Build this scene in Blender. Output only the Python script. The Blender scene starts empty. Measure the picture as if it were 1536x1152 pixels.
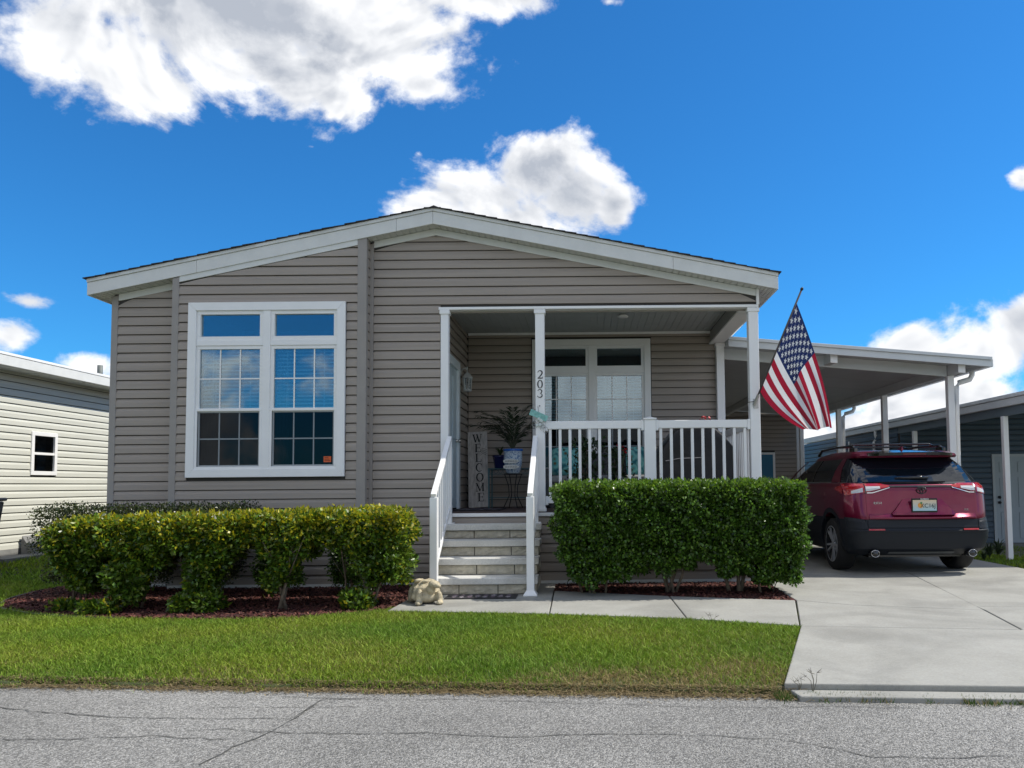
import bpy, bmesh, math, random
import numpy as np
from mathutils import Matrix, Vector

# ------------------------------------------------------------------ camera
F = 1153.0; XP, YP = 877.0, 662.0; TP = math.atan(.057); RO = .009; CZ = 1.22
IW, IH = 1536.0, 1152.0
scene = bpy.context.scene
C = scene.collection
cam_d = bpy.data.cameras.new('camera'); cam = bpy.data.objects.new('camera', cam_d); C.objects.link(cam)
cam_d.sensor_fit = 'HORIZONTAL'; cam_d.sensor_width = 36.0; cam_d.lens = 36.0 * F / IW
cam_d.shift_x = (IW / 2 - XP) / IW; cam_d.shift_y = (YP - IH / 2) / IW
cam_d.clip_start = .05; cam_d.clip_end = 5000
cam.matrix_world = Matrix.Translation((0, 0, CZ)) @ Matrix.Rotation(math.pi / 2 + TP, 4, 'X') @ Matrix.Rotation(-RO, 4, 'Z')
scene.camera = cam

def ray(px, py):
    a, b = (px - XP) / F, (YP - py) / F
    c, s = math.cos(-RO), math.sin(-RO)
    a, b = a * c - b * s, a * s + b * c
    return (a, math.cos(TP) - b * math.sin(TP), math.sin(TP) + b * math.cos(TP))
def P(px, py, Y):                       # pixel on the upright plane at distance Y -> (x, z)
    d = ray(px, py); t = Y / d[1]; return d[0] * t, CZ + d[2] * t
def G(px, py, z=0.0):                   # pixel on the ground -> (x, y)
    d = ray(px, py); t = (z - CZ) / d[2]; return d[0] * t, d[1] * t

# ------------------------------------------------------------------ light and sky
SUN = Vector((1.0, .13, 1.25)).normalized()
SUN_EL = math.asin(SUN.z); SUN_AZ = math.atan2(SUN.x, SUN.y)
SKY_STRENGTH = .15; SUN_STRENGTH = 2.5; EXPOSURE = .98
scene.view_settings.view_transform = 'Standard'; scene.view_settings.look = 'None'
scene.view_settings.gamma = 1.0; scene.view_settings.exposure = EXPOSURE
scene.view_settings.use_curve_mapping = False
sl = bpy.data.lights.new('sun', 'SUN'); sl.energy = SUN_STRENGTH; sl.angle = math.radians(.55); sl.color = (1, .95, .86)
so = bpy.data.objects.new('sun', sl); C.objects.link(so); so.location = (20, 5, 30)
so.rotation_euler = SUN.to_track_quat('Z', 'Y').to_euler()

world = bpy.data.worlds.new('World'); scene.world = world; world.use_nodes = True
WT = world.node_tree; WT.nodes.clear()
def wn(t, **k):
    n = WT.nodes.new(t)
    for a, v in k.items(): setattr(n, a, v)
    return n
def wm(op, a, b=None, c=None, clamp=False):
    n = wn('ShaderNodeMath', operation=op, use_clamp=clamp)
    for i, v in enumerate((a, b, c)):
        if v is None: continue
        if isinstance(v, (int, float)): n.inputs[i].default_value = v
        else: WT.links.new(v, n.inputs[i])
    return n.outputs[0]
def wmap(v, a, b, c, d, smooth=True):
    n = wn('ShaderNodeMapRange', interpolation_type='SMOOTHSTEP' if smooth else 'LINEAR')
    WT.links.new(v, n.inputs['Value'])
    for k, x in zip(('From Min', 'From Max', 'To Min', 'To Max'), (a, b, c, d)): n.inputs[k].default_value = x
    return n.outputs[0]
def build_world():
    tc = wn('ShaderNodeTexCoord'); sep = wn('ShaderNodeSeparateXYZ'); WT.links.new(tc.outputs['Generated'], sep.inputs[0])
    x, y, z = sep.outputs
    c0 = -.94; cc, sc = math.cos(c0), math.sin(c0)      # azimuth, its wrap turned away from the road's far side
    az = wm('ADD', wm('ARCTAN2', wm('SUBTRACT', wm('MULTIPLY', x, cc), wm('MULTIPLY', y, sc)), wm('ADD', wm('MULTIPLY', y, cc), wm('MULTIPLY', x, sc))), c0)
    hor = wm('SQRT', wm('ADD', wm('MULTIPLY', x, x), wm('MULTIPLY', y, y)))
    el = wm('ARCTAN2', z, hor)
    sky = wn('ShaderNodeTexSky'); sky.sky_type = 'NISHITA'; sky.sun_disc = False
    sky.sun_elevation = SUN_EL; sky.sun_rotation = SUN_AZ; sky.altitude = 0; sky.air_density = 1.0; sky.dust_density = .3; sky.ozone_density = 2.2
    # cloud field: soft ellipses (azimuth, elevation) broken up by noise
    comb = wn('ShaderNodeCombineXYZ'); WT.links.new(az, comb.inputs[0]); WT.links.new(wm('MULTIPLY', el, 1.35), comb.inputs[1])
    def noise(scale, detail, off=(0, 0, 0), rough=.58, dist=0.0):
        m = wn('ShaderNodeMapping'); m.inputs['Location'].default_value = off; WT.links.new(comb.outputs[0], m.inputs[0])
        n = wn('ShaderNodeTexNoise', noise_dimensions='2D'); n.inputs['Scale'].default_value = scale; n.inputs['Detail'].default_value = detail
        n.inputs['Roughness'].default_value = rough; n.inputs['Distortion'].default_value = dist
        WT.links.new(m.outputs[0], n.inputs['Vector']); return n.outputs['Fac']
    n1 = noise(5.5, 9, (3.1, 1.7, 0), .6, .35)
    n2 = noise(20, 6, (9.1, 4.2, 0), .62)
    blobs = [(300, 0, 430, 120), (110, 60, 190, 105), (560, 55, 170, 105), (430, 105, 160, 90), (215, 125, 95, 50), (735, -5, 130, 40),
             (505, 150, 60, 42), (640, 130, 50, 25), (915, 2, 42, 20, .6),
             (795, 262, 88, 76), (735, 300, 125, 66), (780, 325, 150, 62), (850, 305, 75, 70), (645, 312, 60, 34), (920, 315, 30, 42),
             (1480, 530, 130, 66), (1365, 516, 70, 34), (1540, 480, 90, 46), (1420, 610, 240, 70), (1270, 650, 150, 60),
             (15, 505, 60, 34), (135, 550, 75, 40), (40, 452, 80, 20, .6), (1533, 270, 26, 30, .8), (467, 220, 34, 14, .10), (628, 231, 22, 18, .10), (590, 290, 40, 20, .12)]
    acc = None
    for px, py, rx, ry, *am in blobs:
        d = ray(px, py); a0 = math.atan2(d[0], d[1]); e0 = math.atan2(d[2], math.hypot(d[0], d[1]))
        d2 = ray(px + rx, py); ra = abs(math.atan2(d2[0], d2[1]) - a0)
        d3 = ray(px, py - ry); re = abs(math.atan2(d3[2], math.hypot(d3[0], d3[1])) - e0)
        u = wm('MULTIPLY', wm('SUBTRACT', az, a0), 1 / ra); v = wm('MULTIPLY', wm('SUBTRACT', el, e0), 1 / re)
        b = wm('SUBTRACT', 1.0, wm('SQRT', wm('ADD', wm('MULTIPLY', u, u), wm('MULTIPLY', v, v))))
        if am: b = wm('SUBTRACT', b, 1 - am[0])
        acc = b if acc is None else wm('SMOOTH_MAX', acc, b, .25)
    acc = wm('MAXIMUM', acc, -1.0)
    # unseen cumulus round the rest of the sky, cover raised to fill the shaded front
    low = noise(1.9, 3, (5.1, 2.2, 0), .5)
    rest = wm('MULTIPLY', wm('SUBTRACT', low, .43), 6.0)
    away = wmap(wm('ABSOLUTE', az), .80, 1.15, 0, 1)
    zen = wmap(el, .62, .85, 0, 1)
    away = wm('MAXIMUM', away, zen)
    rest = wm('SUBTRACT', rest, wm('MULTIPLY', wm('SUBTRACT', 1.0, away), 6.0))
    field = wm('MAXIMUM', acc, rest)
    def density(nA, nB): return wm('ADD', field, wm('ADD', wm('MULTIPLY', wm('SUBTRACT', nA, .5), 2.1), wm('MULTIPLY', wm('SUBTRACT', nB, .5), .95)))
    dens = density(n1, n2)
    fac = wmap(dens, -.06, .52, 0, 1)
    fac = wm('MULTIPLY', fac, wmap(el, -.02, .02, 0, 1))
    # cloud body: billows lit from the sun's side, greyer flat bases where one looks up into them
    toward = (math.sin(SUN_AZ) * .016, .020, 0)
    la = noise(5.5, 4, (3.1, 1.7, 0), .55, .35); lb = noise(5.5, 4, (3.1 + toward[0], 1.7 + toward[1], 0), .55, .35)
    lit = wmap(wm('ADD', wm('SUBTRACT', la, lb), wm('MULTIPLY', wm('SUBTRACT', n2, .5), .05)), -.13, .08, 0, 1)
    n3 = noise(3.6, 6, (1.3, 7.7, 0), .6)
    base = wm('MULTIPLY', wmap(dens, .15, 1.1, 0, 1), wm('MULTIPLY', wmap(n3, .34, .62, .25, 1), wmap(el, .16, .52, .45, 1)))
    shade = wm('ADD', wm('MULTIPLY', wm('SUBTRACT', 1.0, lit), .55), wm('MULTIPLY', base, .75), clamp=True)
    cr = wn('ShaderNodeMix', data_type='RGBA'); WT.links.new(shade, cr.inputs[0])
    cr.inputs[6].default_value = (1.0, 1.0, 1.0, 1); cr.inputs[7].default_value = (.40, .435, .50, 1)
    # deep polarised blue
    tint = wn('ShaderNodeMix', data_type='RGBA', blend_type='MULTIPLY'); tint.inputs[0].default_value = 1
    WT.links.new(sky.outputs[0], tint.inputs[6]); tint.inputs[7].default_value = (.088, .335, .545, 1)
    bg1 = wn('ShaderNodeBackground'); bg1.inputs[1].default_value = SKY_STRENGTH; WT.links.new(tint.outputs[2], bg1.inputs[0])
    bg2 = wn('ShaderNodeBackground'); bg2.inputs[1].default_value = .62; WT.links.new(cr.outputs[2], bg2.inputs[0])
    mx = wn('ShaderNodeMixShader'); WT.links.new(fac, mx.inputs[0]); WT.links.new(bg1.outputs[0], mx.inputs[1]); WT.links.new(bg2.outputs[0], mx.inputs[2])
    out = wn('ShaderNodeOutputWorld'); WT.links.new(mx.outputs[0], out.inputs[0])
build_world()
scene.cycles.max_bounces = 8; scene.cycles.transparent_max_bounces = 16
scene.cycles.sample_clamp_indirect = 4.0

# ------------------------------------------------------------------ materials
MATS = {}
def mat(name, col, rough=.6, var=0.0, vs=4.0, bump=0.0, bs=60.0, metal=0.0, coat=0.0, spec=.5, stretch=None, col2=None, detail=4, sub=0.0):
    if name in MATS: return MATS[name]
    m = bpy.data.materials.new(name); m.use_nodes = True; t = m.node_tree; n = t.nodes; b = n['Principled BSDF']
    b.inputs['Base Color'].default_value = (*col, 1); b.inputs['Roughness'].default_value = rough
    b.inputs['Metallic'].default_value = metal; b.inputs['Coat Weight'].default_value = coat; b.inputs['Coat Roughness'].default_value = .03
    b.inputs['Specular IOR Level'].default_value = spec
    src = None
    if var or bump:
        g = n.new('ShaderNodeNewGeometry'); mp = n.new('ShaderNodeMapping'); t.links.new(g.outputs['Position'], mp.inputs[0])
        if stretch: mp.inputs['Scale'].default_value = stretch
        src = mp.outputs[0]
    if var:
        a = n.new('ShaderNodeTexNoise'); a.inputs['Scale'].default_value = vs; a.inputs['Detail'].default_value = detail; a.inputs['Roughness'].default_value = .6
        t.links.new(src, a.inputs['Vector'])
        r = n.new('ShaderNodeMapRange'); r.inputs['From Min'].default_value = .3; r.inputs['From Max'].default_value = .7
        t.links.new(a.outputs['Fac'], r.inputs['Value'])
        x = n.new('ShaderNodeMix'); x.data_type = 'RGBA'; t.links.new(r.outputs[0], x.inputs[0])
        c2 = col2 if col2 else tuple(min(1, c * (1 + var)) for c in col); c1 = col if col2 else tuple(c * (1 - var) for c in col)
        x.inputs[6].default_value = (*c1, 1); x.inputs[7].default_value = (*c2, 1)
        t.links.new(x.outputs[2], b.inputs['Base Color'])
    if bump:
        a = n.new('ShaderNodeTexNoise'); a.inputs['Scale'].default_value = bs; a.inputs['Detail'].default_value = 5; t.links.new(src, a.inputs['Vector'])
        u = n.new('ShaderNodeBump'); u.inputs['Strength'].default_value = bump; u.inputs['Distance'].default_value = .01
        t.links.new(a.outputs['Fac'], u.inputs['Height']); t.links.new(u.outputs[0], b.inputs['Normal'])
    MATS[name] = m; return m
def glass_mat(name, tint=(.75, .85, .88), refl=.14, screened=False):
    if name in MATS: return MATS[name]
    m = bpy.data.materials.new(name); m.use_nodes = True; t = m.node_tree; n = t.nodes; n.clear()
    o = n.new('ShaderNodeOutputMaterial'); tr = n.new('ShaderNodeBsdfTransparent'); tr.inputs[0].default_value = (*tint, 1)
    gl = n.new('ShaderNodeBsdfGlossy'); gl.inputs['Roughness'].default_value = .015; gl.inputs[0].default_value = (.9, .96, 1, 1)
    fr = n.new('ShaderNodeFresnel'); fr.inputs[0].default_value = 1.5
    ad = n.new('ShaderNodeMath'); ad.operation = 'ADD'; ad.use_clamp = True; ad.inputs[1].default_value = refl; t.links.new(fr.outputs[0], ad.inputs[0])
    g = n.new('ShaderNodeNewGeometry'); ns = n.new('ShaderNodeTexNoise'); ns.inputs['Scale'].default_value = 1.3; ns.inputs['Detail'].default_value = 1
    t.links.new(g.outputs['Position'], ns.inputs['Vector'])
    bp = n.new('ShaderNodeBump'); bp.inputs['Strength'].default_value = .06; bp.inputs['Distance'].default_value = .02; t.links.new(ns.outputs['Fac'], bp.inputs['Height']); t.links.new(bp.outputs[0], gl.inputs['Normal'])
    mx = n.new('ShaderNodeMixShader'); t.links.new(ad.outputs[0], mx.inputs[0]); t.links.new(tr.outputs[0], mx.inputs[1]); t.links.new(gl.outputs[0], mx.inputs[2])
    if screened: t.links.remove(mx.inputs[0].links[0]); mx.inputs[0].default_value = refl       # insect screen kills most of the mirror image
    t.links.new(mx.outputs[0], o.inputs[0]); MATS[name] = m; return m
def attr_mat(name, rough=.55, trans=.25, spec=.3):      # colour from the mesh attribute 'tone' (leaves, blades, chips)
    if name in MATS: return MATS[name]
    m = bpy.data.materials.new(name); m.use_nodes = True; t = m.node_tree; n = t.nodes; b = n['Principled BSDF']
    a = n.new('ShaderNodeAttribute'); a.attribute_name = 'tone'; t.links.new(a.outputs['Color'], b.inputs['Base Color'])
    b.inputs['Roughness'].default_value = rough; b.inputs['Specular IOR Level'].default_value = spec
    if trans:
        tl = n.new('ShaderNodeBsdfTranslucent'); t.links.new(a.outputs['Color'], tl.inputs[0])
        mx = n.new('ShaderNodeMixShader'); mx.inputs[0].default_value = trans
        t.links.new(b.outputs[0], mx.inputs[1]); t.links.new(tl.outputs[0], mx.inputs[2])
        t.links.new(mx.outputs[0], n['Material Output'].inputs[0])
    MATS[name] = m; return m

# ------------------------------------------------------------------ builders
def tag(o, label=None, cat=None, group=None, kind=None):
    if label: o['label'] = label
    if cat: o['category'] = cat
    if group: o['group'] = group
    if kind: o['kind'] = kind
    return o
def thing(name, label, cat, loc, group=None):
    o = bpy.data.objects.new(name, None); C.objects.link(o); o.location = loc; o.empty_display_size = .2
    return tag(o, label, cat, group)
def base_of(parent):
    v = Vector((0, 0, 0))
    while parent is not None: v = v + parent.location; parent = parent.parent
    return v
def link_mesh(name, me, parent=None, m=None, bevel=0.0, smooth=False):
    o = bpy.data.objects.new(name, me); C.objects.link(o)
    if m is not None and not me.materials: me.materials.append(m)
    if parent is not None: o.parent = parent
    if smooth: me.polygons.foreach_set('use_smooth', [True] * len(me.polygons))
    if bevel:
        b = o.modifiers.new('bevel', 'BEVEL'); b.width = bevel; b.segments = 2; b.limit_method = 'ANGLE'; b.angle_limit = .6
    return o
class MB:
    def __init__(s): s.v = []; s.f = []
    def add(s, vs, fs):
        k = len(s.v); s.v += [tuple(v) for v in vs]; s.f += [tuple(i + k for i in f) for f in fs]; return s
    def box(s, x0, x1, y0, y1, z0, z1):
        return s.add([(x0, y0, z0), (x1, y0, z0), (x1, y1, z0), (x0, y1, z0), (x0, y0, z1), (x1, y0, z1), (x1, y1, z1), (x0, y1, z1)],
                     [(0, 3, 2, 1), (4, 5, 6, 7), (0, 1, 5, 4), (1, 2, 6, 5), (2, 3, 7, 6), (3, 0, 4, 7)])
    def prism(s, poly, d):              # polygon (3-D points) extruded by vector d
        n = len(poly); d = Vector(d); a = [Vector(p) for p in poly]
        vs = a + [p + d for p in a]
        return s.add(vs, [tuple(range(n))[::-1], tuple(range(n, 2 * n))] + [(i, (i + 1) % n, n + (i + 1) % n, n + i) for i in range(n)])
    def bar(s, p0, p1, w, h, up=(0, 0, 1)):
        p0, p1 = Vector(p0), Vector(p1); d = (p1 - p0).normalized(); up = Vector(up)
        if abs(d.dot(up)) > .98: up = Vector((0, 1, 0))
        a = d.cross(up).normalized() * w / 2; b = a.normalized().cross(d).normalized() * h / 2
        return s.prism([p0 - a - b, p0 + a - b, p0 + a + b, p0 - a + b], p1 - p0)
    def tube(s, path, r, n=8, closed_ends=True):
        path = [Vector(p) for p in path]; m = len(path); rs = r if isinstance(r, (list, tuple)) else [r] * m
        vs = []; ref = Vector((.13, .31, 1)).normalized()
        for i, p in enumerate(path):
            d = (path[min(i + 1, m - 1)] - path[max(i - 1, 0)]).normalized()
            q = ref if abs(d.dot(ref)) < .95 else Vector((1, 0, 0))
            a = d.cross(q).normalized(); b = d.cross(a)
            for k in range(n):
                t = 2 * math.pi * k / n; vs.append(p + (a * math.cos(t) + b * math.sin(t)) * rs[i])
        fs = [(i * n + k, i * n + (k + 1) % n, (i + 1) * n + (k + 1) % n, (i + 1) * n + k) for i in range(m - 1) for k in range(n)]
        if closed_ends: fs += [tuple(range(n))[::-1], tuple(range((m - 1) * n, m * n))]
        return s.add(vs, fs)
    def lathe(s, prof, n=20, c=(0, 0, 0), axis='z', sx=1.0, sy=1.0, caps=True):
        vs = []; m = len(prof); c = Vector(c)
        for r, h in prof:
            for k in range(n):
                t = 2 * math.pi * k / n; a, b = r * math.cos(t) * sx, r * math.sin(t) * sy
                vs.append(c + (Vector((a, b, h)) if axis == 'z' else Vector((h, a, b)) if axis == 'x' else Vector((a, h, b))))
        fs = [(i * n + k, i * n + (k + 1) % n, (i + 1) * n + (k + 1) % n, (i + 1) * n + k) for i in range(m - 1) for k in range(n)]
        if caps: fs += [tuple(range(n))[::-1], tuple(range((m - 1) * n, m * n))]
        return s.add(vs, fs)
    def grid(s, pts):                   # pts[i][j]
        r, c = len(pts), len(pts[0])
        return s.add([p for row in pts for p in row], [(i * c + j, i * c + j + 1, (i + 1) * c + j + 1, (i + 1) * c + j) for i in range(r - 1) for j in range(c - 1)])
    def xf(s, M): s.v = [tuple(M @ Vector(v)) for v in s.v]; return s
    def build(s, name, m, parent=None, bevel=0.0, smooth=False, fix=True):
        b0 = base_of(parent)
        me = bpy.data.meshes.new(name); me.from_pydata([tuple(Vector(v) - b0) for v in s.v], [], s.f)
        if fix:
            bm = bmesh.new(); bm.from_mesh(me); bmesh.ops.recalc_face_normals(bm, faces=bm.faces); bm.to_mesh(me); bm.free()
        me.update(); return link_mesh(name, me, parent, m, bevel, smooth)
def np_mesh(name, V, Fc, m, parent=None, tone=None):
    """fast mesh from numpy: V (n,3), Fc (k,3|4), tone (n,3) per-vertex colour"""
    b0 = base_of(parent); V = np.asarray(V, dtype=np.float32) - np.array(b0, dtype=np.float32); Fc = np.asarray(Fc, dtype=np.int32)
    me = bpy.data.meshes.new(name); k, w = Fc.shape
    me.vertices.add(len(V)); me.vertices.foreach_set('co', V.ravel())
    me.loops.add(k * w); me.loops.foreach_set('vertex_index', Fc.ravel())
    me.polygons.add(k); me.polygons.foreach_set('loop_start', np.arange(0, k * w, w, dtype=np.int32))
    me.update(calc_edges=True)
    if tone is not None:
        at = me.color_attributes.new('tone', 'FLOAT_COLOR', 'POINT')
        at.data.foreach_set('color', np.hstack([tone, np.ones((len(V), 1))]).astype(np.float32).ravel())
    return link_mesh(name, me, parent, m)
def applied(o):                          # bake modifiers into the mesh
    dg = bpy.context.evaluated_depsgraph_get(); me = bpy.data.meshes.new_from_object(o.evaluated_get(dg)); o.modifiers.clear(); o.data = me; return o
def copy_tree(o, parent=None):
    c = o.copy(); C.objects.link(c); c.parent = parent
    for ch in list(o.children): copy_tree(ch, c)
    return c
def text_obj(s, size, Mx, m, parent, name='lettering', depth=.002):
    cu = bpy.data.curves.new(name, 'FONT'); cu.body = s; cu.size = size; cu.extrude = depth; cu.align_x = 'CENTER'; cu.align_y = 'CENTER'
    o = bpy.data.objects.new(name, cu); C.objects.link(o); bpy.context.view_layer.update()
    me = bpy.data.meshes.new_from_object(o.evaluated_get(bpy.context.evaluated_depsgraph_get()))
    bpy.data.objects.remove(o); bpy.data.curves.remove(cu)
    me.transform(Matrix.Translation(-base_of(parent)) @ Mx); me.materials.clear(); me.materials.append(m)
    return link_mesh(name, me, parent)
FRONT = Matrix.Rotation(math.pi / 2, 4, 'X')      # text lying in xy -> standing, facing -Y

# ------------------------------------------------------------------ the setting: ground, road, lawn, concrete
rng = np.random.default_rng(7); random.seed(11)
def sst(a, b, v):
    t = np.clip((np.asarray(v, dtype=float) - a) / (b - a), 0, 1); return t * t * (3 - 2 * t)
def terrain(x, y):
    return .17 * sst(-6.6, -8.9, x) * sst(9.3, 12.0, y) - .10 * sst(6.0, 7.5, x) * sst(10.5, 14.0, y)
def road_y(x): return 4.70 - .085 * np.asarray(x, dtype=float)
def in_poly(x, y, poly):
    x = np.asarray(x); y = np.asarray(y); r = np.zeros(x.shape, bool); n = len(poly)
    for i in range(n):
        (x0, y0), (x1, y1) = poly[i], poly[(i + 1) % n]
        if y0 == y1: continue
        c = ((y0 > y) != (y1 > y)) & (x < (x1 - x0) * (y - y0) / (y1 - y0) + x0); r ^= c
    return r
grass_soil = mat('lawn_soil', (.030, .048, .012), .9, var=1, vs=3.0, col2=(.075, .085, .030), bump=.6, bs=60)
g = MB(); g.box(-900, 900, -900, 900, -.3, -.09)
tag(g.build('ground', mat('far_ground', (.055, .075, .026), .9, var=1, vs=.25, col2=(.10, .11, .05))), kind='structure')

# asphalt
def asphalt():
    m = mat('asphalt', (.2, .2, .2), .9); t = m.node_tree; n = t.nodes; b = n['Principled BSDF']
    g = n.new('ShaderNodeNewGeometry')
    def noise(s, d=2): 
        a = n.new('ShaderNodeTexNoise'); a.inputs['Scale'].default_value = s; a.inputs['Detail'].default_value = d; t.links.new(g.outputs['Position'], a.inputs['Vector']); return a.outputs['Fac']
    def vor(s):
        a = n.new('ShaderNodeTexVoronoi'); a.inputs['Scale'].default_value = s; t.links.new(g.outputs['Position'], a.inputs['Vector']); return a
    v = vor(150); r = n.new('ShaderNodeValToRGB'); t.links.new(v.outputs['Color'], r.inputs[0])
    e = r.color_ramp.elements; e[0].position = .15; e[0].color = (.10, .098, .092, 1); e[1].position = .85; e[1].color = (.43, .42, .395, 1)
    x = e = r.color_ramp.elements.new(.5); x.color = (.215, .210, .198, 1)
    big = n.new('ShaderNodeMapRange'); t.links.new(noise(.55, 8), big.inputs[0]); big.inputs[1].default_value = .3; big.inputs[2].default_value = .7; big.inputs[3].default_value = .72; big.inputs[4].default_value = 1.18
    mx = n.new('ShaderNodeMix'); mx.data_type = 'RGBA'; mx.blend_type = 'MULTIPLY'; mx.inputs[0].default_value = 1
    t.links.new(r.outputs[0], mx.inputs[6]); t.links.new(big.outputs[0], mx.inputs[7]); t.links.new(mx.outputs[2], b.inputs['Base Color'])
    bp = n.new('ShaderNodeBump'); bp.inputs['Strength'].default_value = .9; bp.inputs['Distance'].default_value = .006
    t.links.new(v.outputs['Distance'], bp.inputs['Height']); bp.invert = True; t.links.new(bp.outputs[0], b.inputs['Normal'])
    return m
rd = MB(); xs = np.linspace(-60, 60, 121)
pts = [[(x, float(road_y(x)) - 7.2 + k * 7.3 / 6, -.035) for x in xs] for k in range(7)]
road = tag(rd.grid(pts).build('road', asphalt()), kind='structure')
crk = mat('road_crack', (.085, .084, .078), .95, var=.4, vs=20)
def crack(pxs, w=.010, seed=0):
    w *= .6
    r = random.Random(seed); P2 = [G(*p, -.035) for p in pxs]; pts = []
    for (a, b), (c, d) in zip(P2[:-1], P2[1:]):
        n = max(3, int(math.hypot(c - a, d - b) / .06))
        pts += [(a + (c - a) * i / n + r.uniform(-.008, .008), b + (d - b) * i / n + r.uniform(-.012, .012)) for i in range(n)]
    m = MB(); rows = []
    for i, (a, b) in enumerate(pts):
        q = pts[min(i + 1, len(pts) - 1)]; p = pts[max(i - 1, 0)]; dx, dy = q[0] - p[0], q[1] - p[1]; l = math.hypot(dx, dy) or 1
        ww = w * r.uniform(.35, 1.25); rows.append([(a - dy / l * ww, b + dx / l * ww, -.031), (a + dy / l * ww, b - dx / l * ww, -.031)])
    m.grid(rows).build('crack', crk, road)
crack([(0, 1062), (60, 1068), (170, 1076), (330, 1079), (440, 1078), (482, 1050), (600, 1046)], .007, 1)
crack([(0, 1110), (120, 1109), (220, 1104), (300, 1108), (350, 1112)], .006, 2)
crack([(300, 1148), (350, 1122), (410, 1096), (445, 1076), (480, 1052)], .008, 3)
crack([(280, 1096), (340, 1094), (420, 1100), (520, 1101), (640, 1100), (760, 1106), (900, 1101), (1050, 1104), (1180, 1110), (1260, 1124), (1310, 1136), (1440, 1138), (1536, 1132)], .006, 4)
crack([(420, 1046), (560, 1050), (700, 1050), (900, 1056), (1060, 1062), (1250, 1060), (1400, 1064)], .0045, 5)
crack([(300, 1062), (420, 1062), (560, 1060)], .004, 6)

# lawn sheet
lw = MB(); xs = np.unique(np.concatenate([np.linspace(-60, -14, 12), np.linspace(-14, 12, 105), np.linspace(12, 60, 12)]))
rows = [[(x, float(road_y(x)) + .03 * math.sin(7 * x) + .02 * math.sin(19 * x), -.08) for x in xs], [(x, float(road_y(x)) + .05 + .03 * math.sin(7 * x) + .02 * math.sin(19 * x), -.012) for x in xs]]
for k, dy in enumerate([.3, 1, 2, 3, 4, 5, 6, 7, 8, 9, 10, 12, 15, 20, 30, 50, 90]):
    rows.append([(x, float(road_y(x)) + dy, float(terrain(x, road_y(x) + dy))) for x in xs])
tag(lw.grid(rows).build('lawn', grass_soil), kind='structure')

# concrete
def concrete(name, c, c2):
    m = mat(name, c, .85, var=1, vs=2.2, col2=c2, bump=.25, bs=140, detail=8); t = m.node_tree; n = t.nodes; b = n['Principled BSDF']
    # fine sand grain and faint stains on top of the broad mottling
    src = b.inputs['Base Color'].links[0].from_socket; g = n.new('ShaderNodeNewGeometry')
    a = n.new('ShaderNodeTexNoise'); a.inputs['Scale'].default_value = 55; a.inputs['Detail'].default_value = 6; a.inputs['Roughness'].default_value = .75; t.links.new(g.outputs['Position'], a.inputs['Vector'])
    r = n.new('ShaderNodeMapRange'); r.inputs[1].default_value = .3; r.inputs[2].default_value = .7; r.inputs[3].default_value = .84; r.inputs[4].default_value = 1.1; t.links.new(a.outputs['Fac'], r.inputs[0])
    st = n.new('ShaderNodeTexNoise'); st.inputs['Scale'].default_value = .8; st.inputs['Detail'].default_value = 7; st.inputs['Distortion'].default_value = 1.2; t.links.new(g.outputs['Position'], st.inputs['Vector'])
    r2 = n.new('ShaderNodeMapRange'); r2.inputs[1].default_value = .46; r2.inputs[2].default_value = .70; r2.inputs[3].default_value = 1.03; r2.inputs[4].default_value = .74; t.links.new(st.outputs['Fac'], r2.inputs[0])
    mm = n.new('ShaderNodeMath'); mm.operation = 'MULTIPLY'; t.links.new(r.outputs[0], mm.inputs[0]); t.links.new(r2.outputs[0], mm.inputs[1])
    mx = n.new('ShaderNodeMix'); mx.data_type = 'RGBA'; mx.blend_type = 'MULTIPLY'; mx.inputs[0].default_value = 1; t.links.new(src, mx.inputs[6]); t.links.new(mm.outputs[0], mx.inputs[7]); t.links.new(mx.outputs[2], b.inputs['Base Color'])
    return m
conc = concrete('concrete_paving', (.285, .280, .252), (.345, .340, .310))
SLABZ = .03
def slab(parent, poly, m=conc, z=SLABZ, name='slab', inset=.006):
    cx = sum(p[0] for p in poly) / len(poly); cy = sum(p[1] for p in poly) / len(poly)
    q = []
    for x, y in poly:
        d = math.hypot(x - cx, y - cy); k = 1 - inset * 1.4 / d; q.append((cx + (x - cx) * k, cy + (y - cy) * k, z - .14))
    return MB().prism(q, (0, 0, .14)).build(name, m, parent, bevel=.008)
walk = tag(bpy.data.objects.new('walkway', None), kind='structure'); C.objects.link(walk)
W1 = [(-1.92, 7.50), (-.345, 7.24), (-.36, 8.80), (-.36, 9.46), (-1.90, 9.46), (-1.86, 9.0)]
W2 = [(-.345, 7.24), (.895, 6.92), (.89, 8.29), (-.36, 8.79)]
W3 = [(.895, 6.92), (1.79, 6.52), (2.135, 7.92), (.89, 8.29)]
for w in (W1, W2, W3): slab(walk, w)
drive = tag(bpy.data.objects.new('driveway', None), kind='structure'); C.objects.link(drive)
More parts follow.
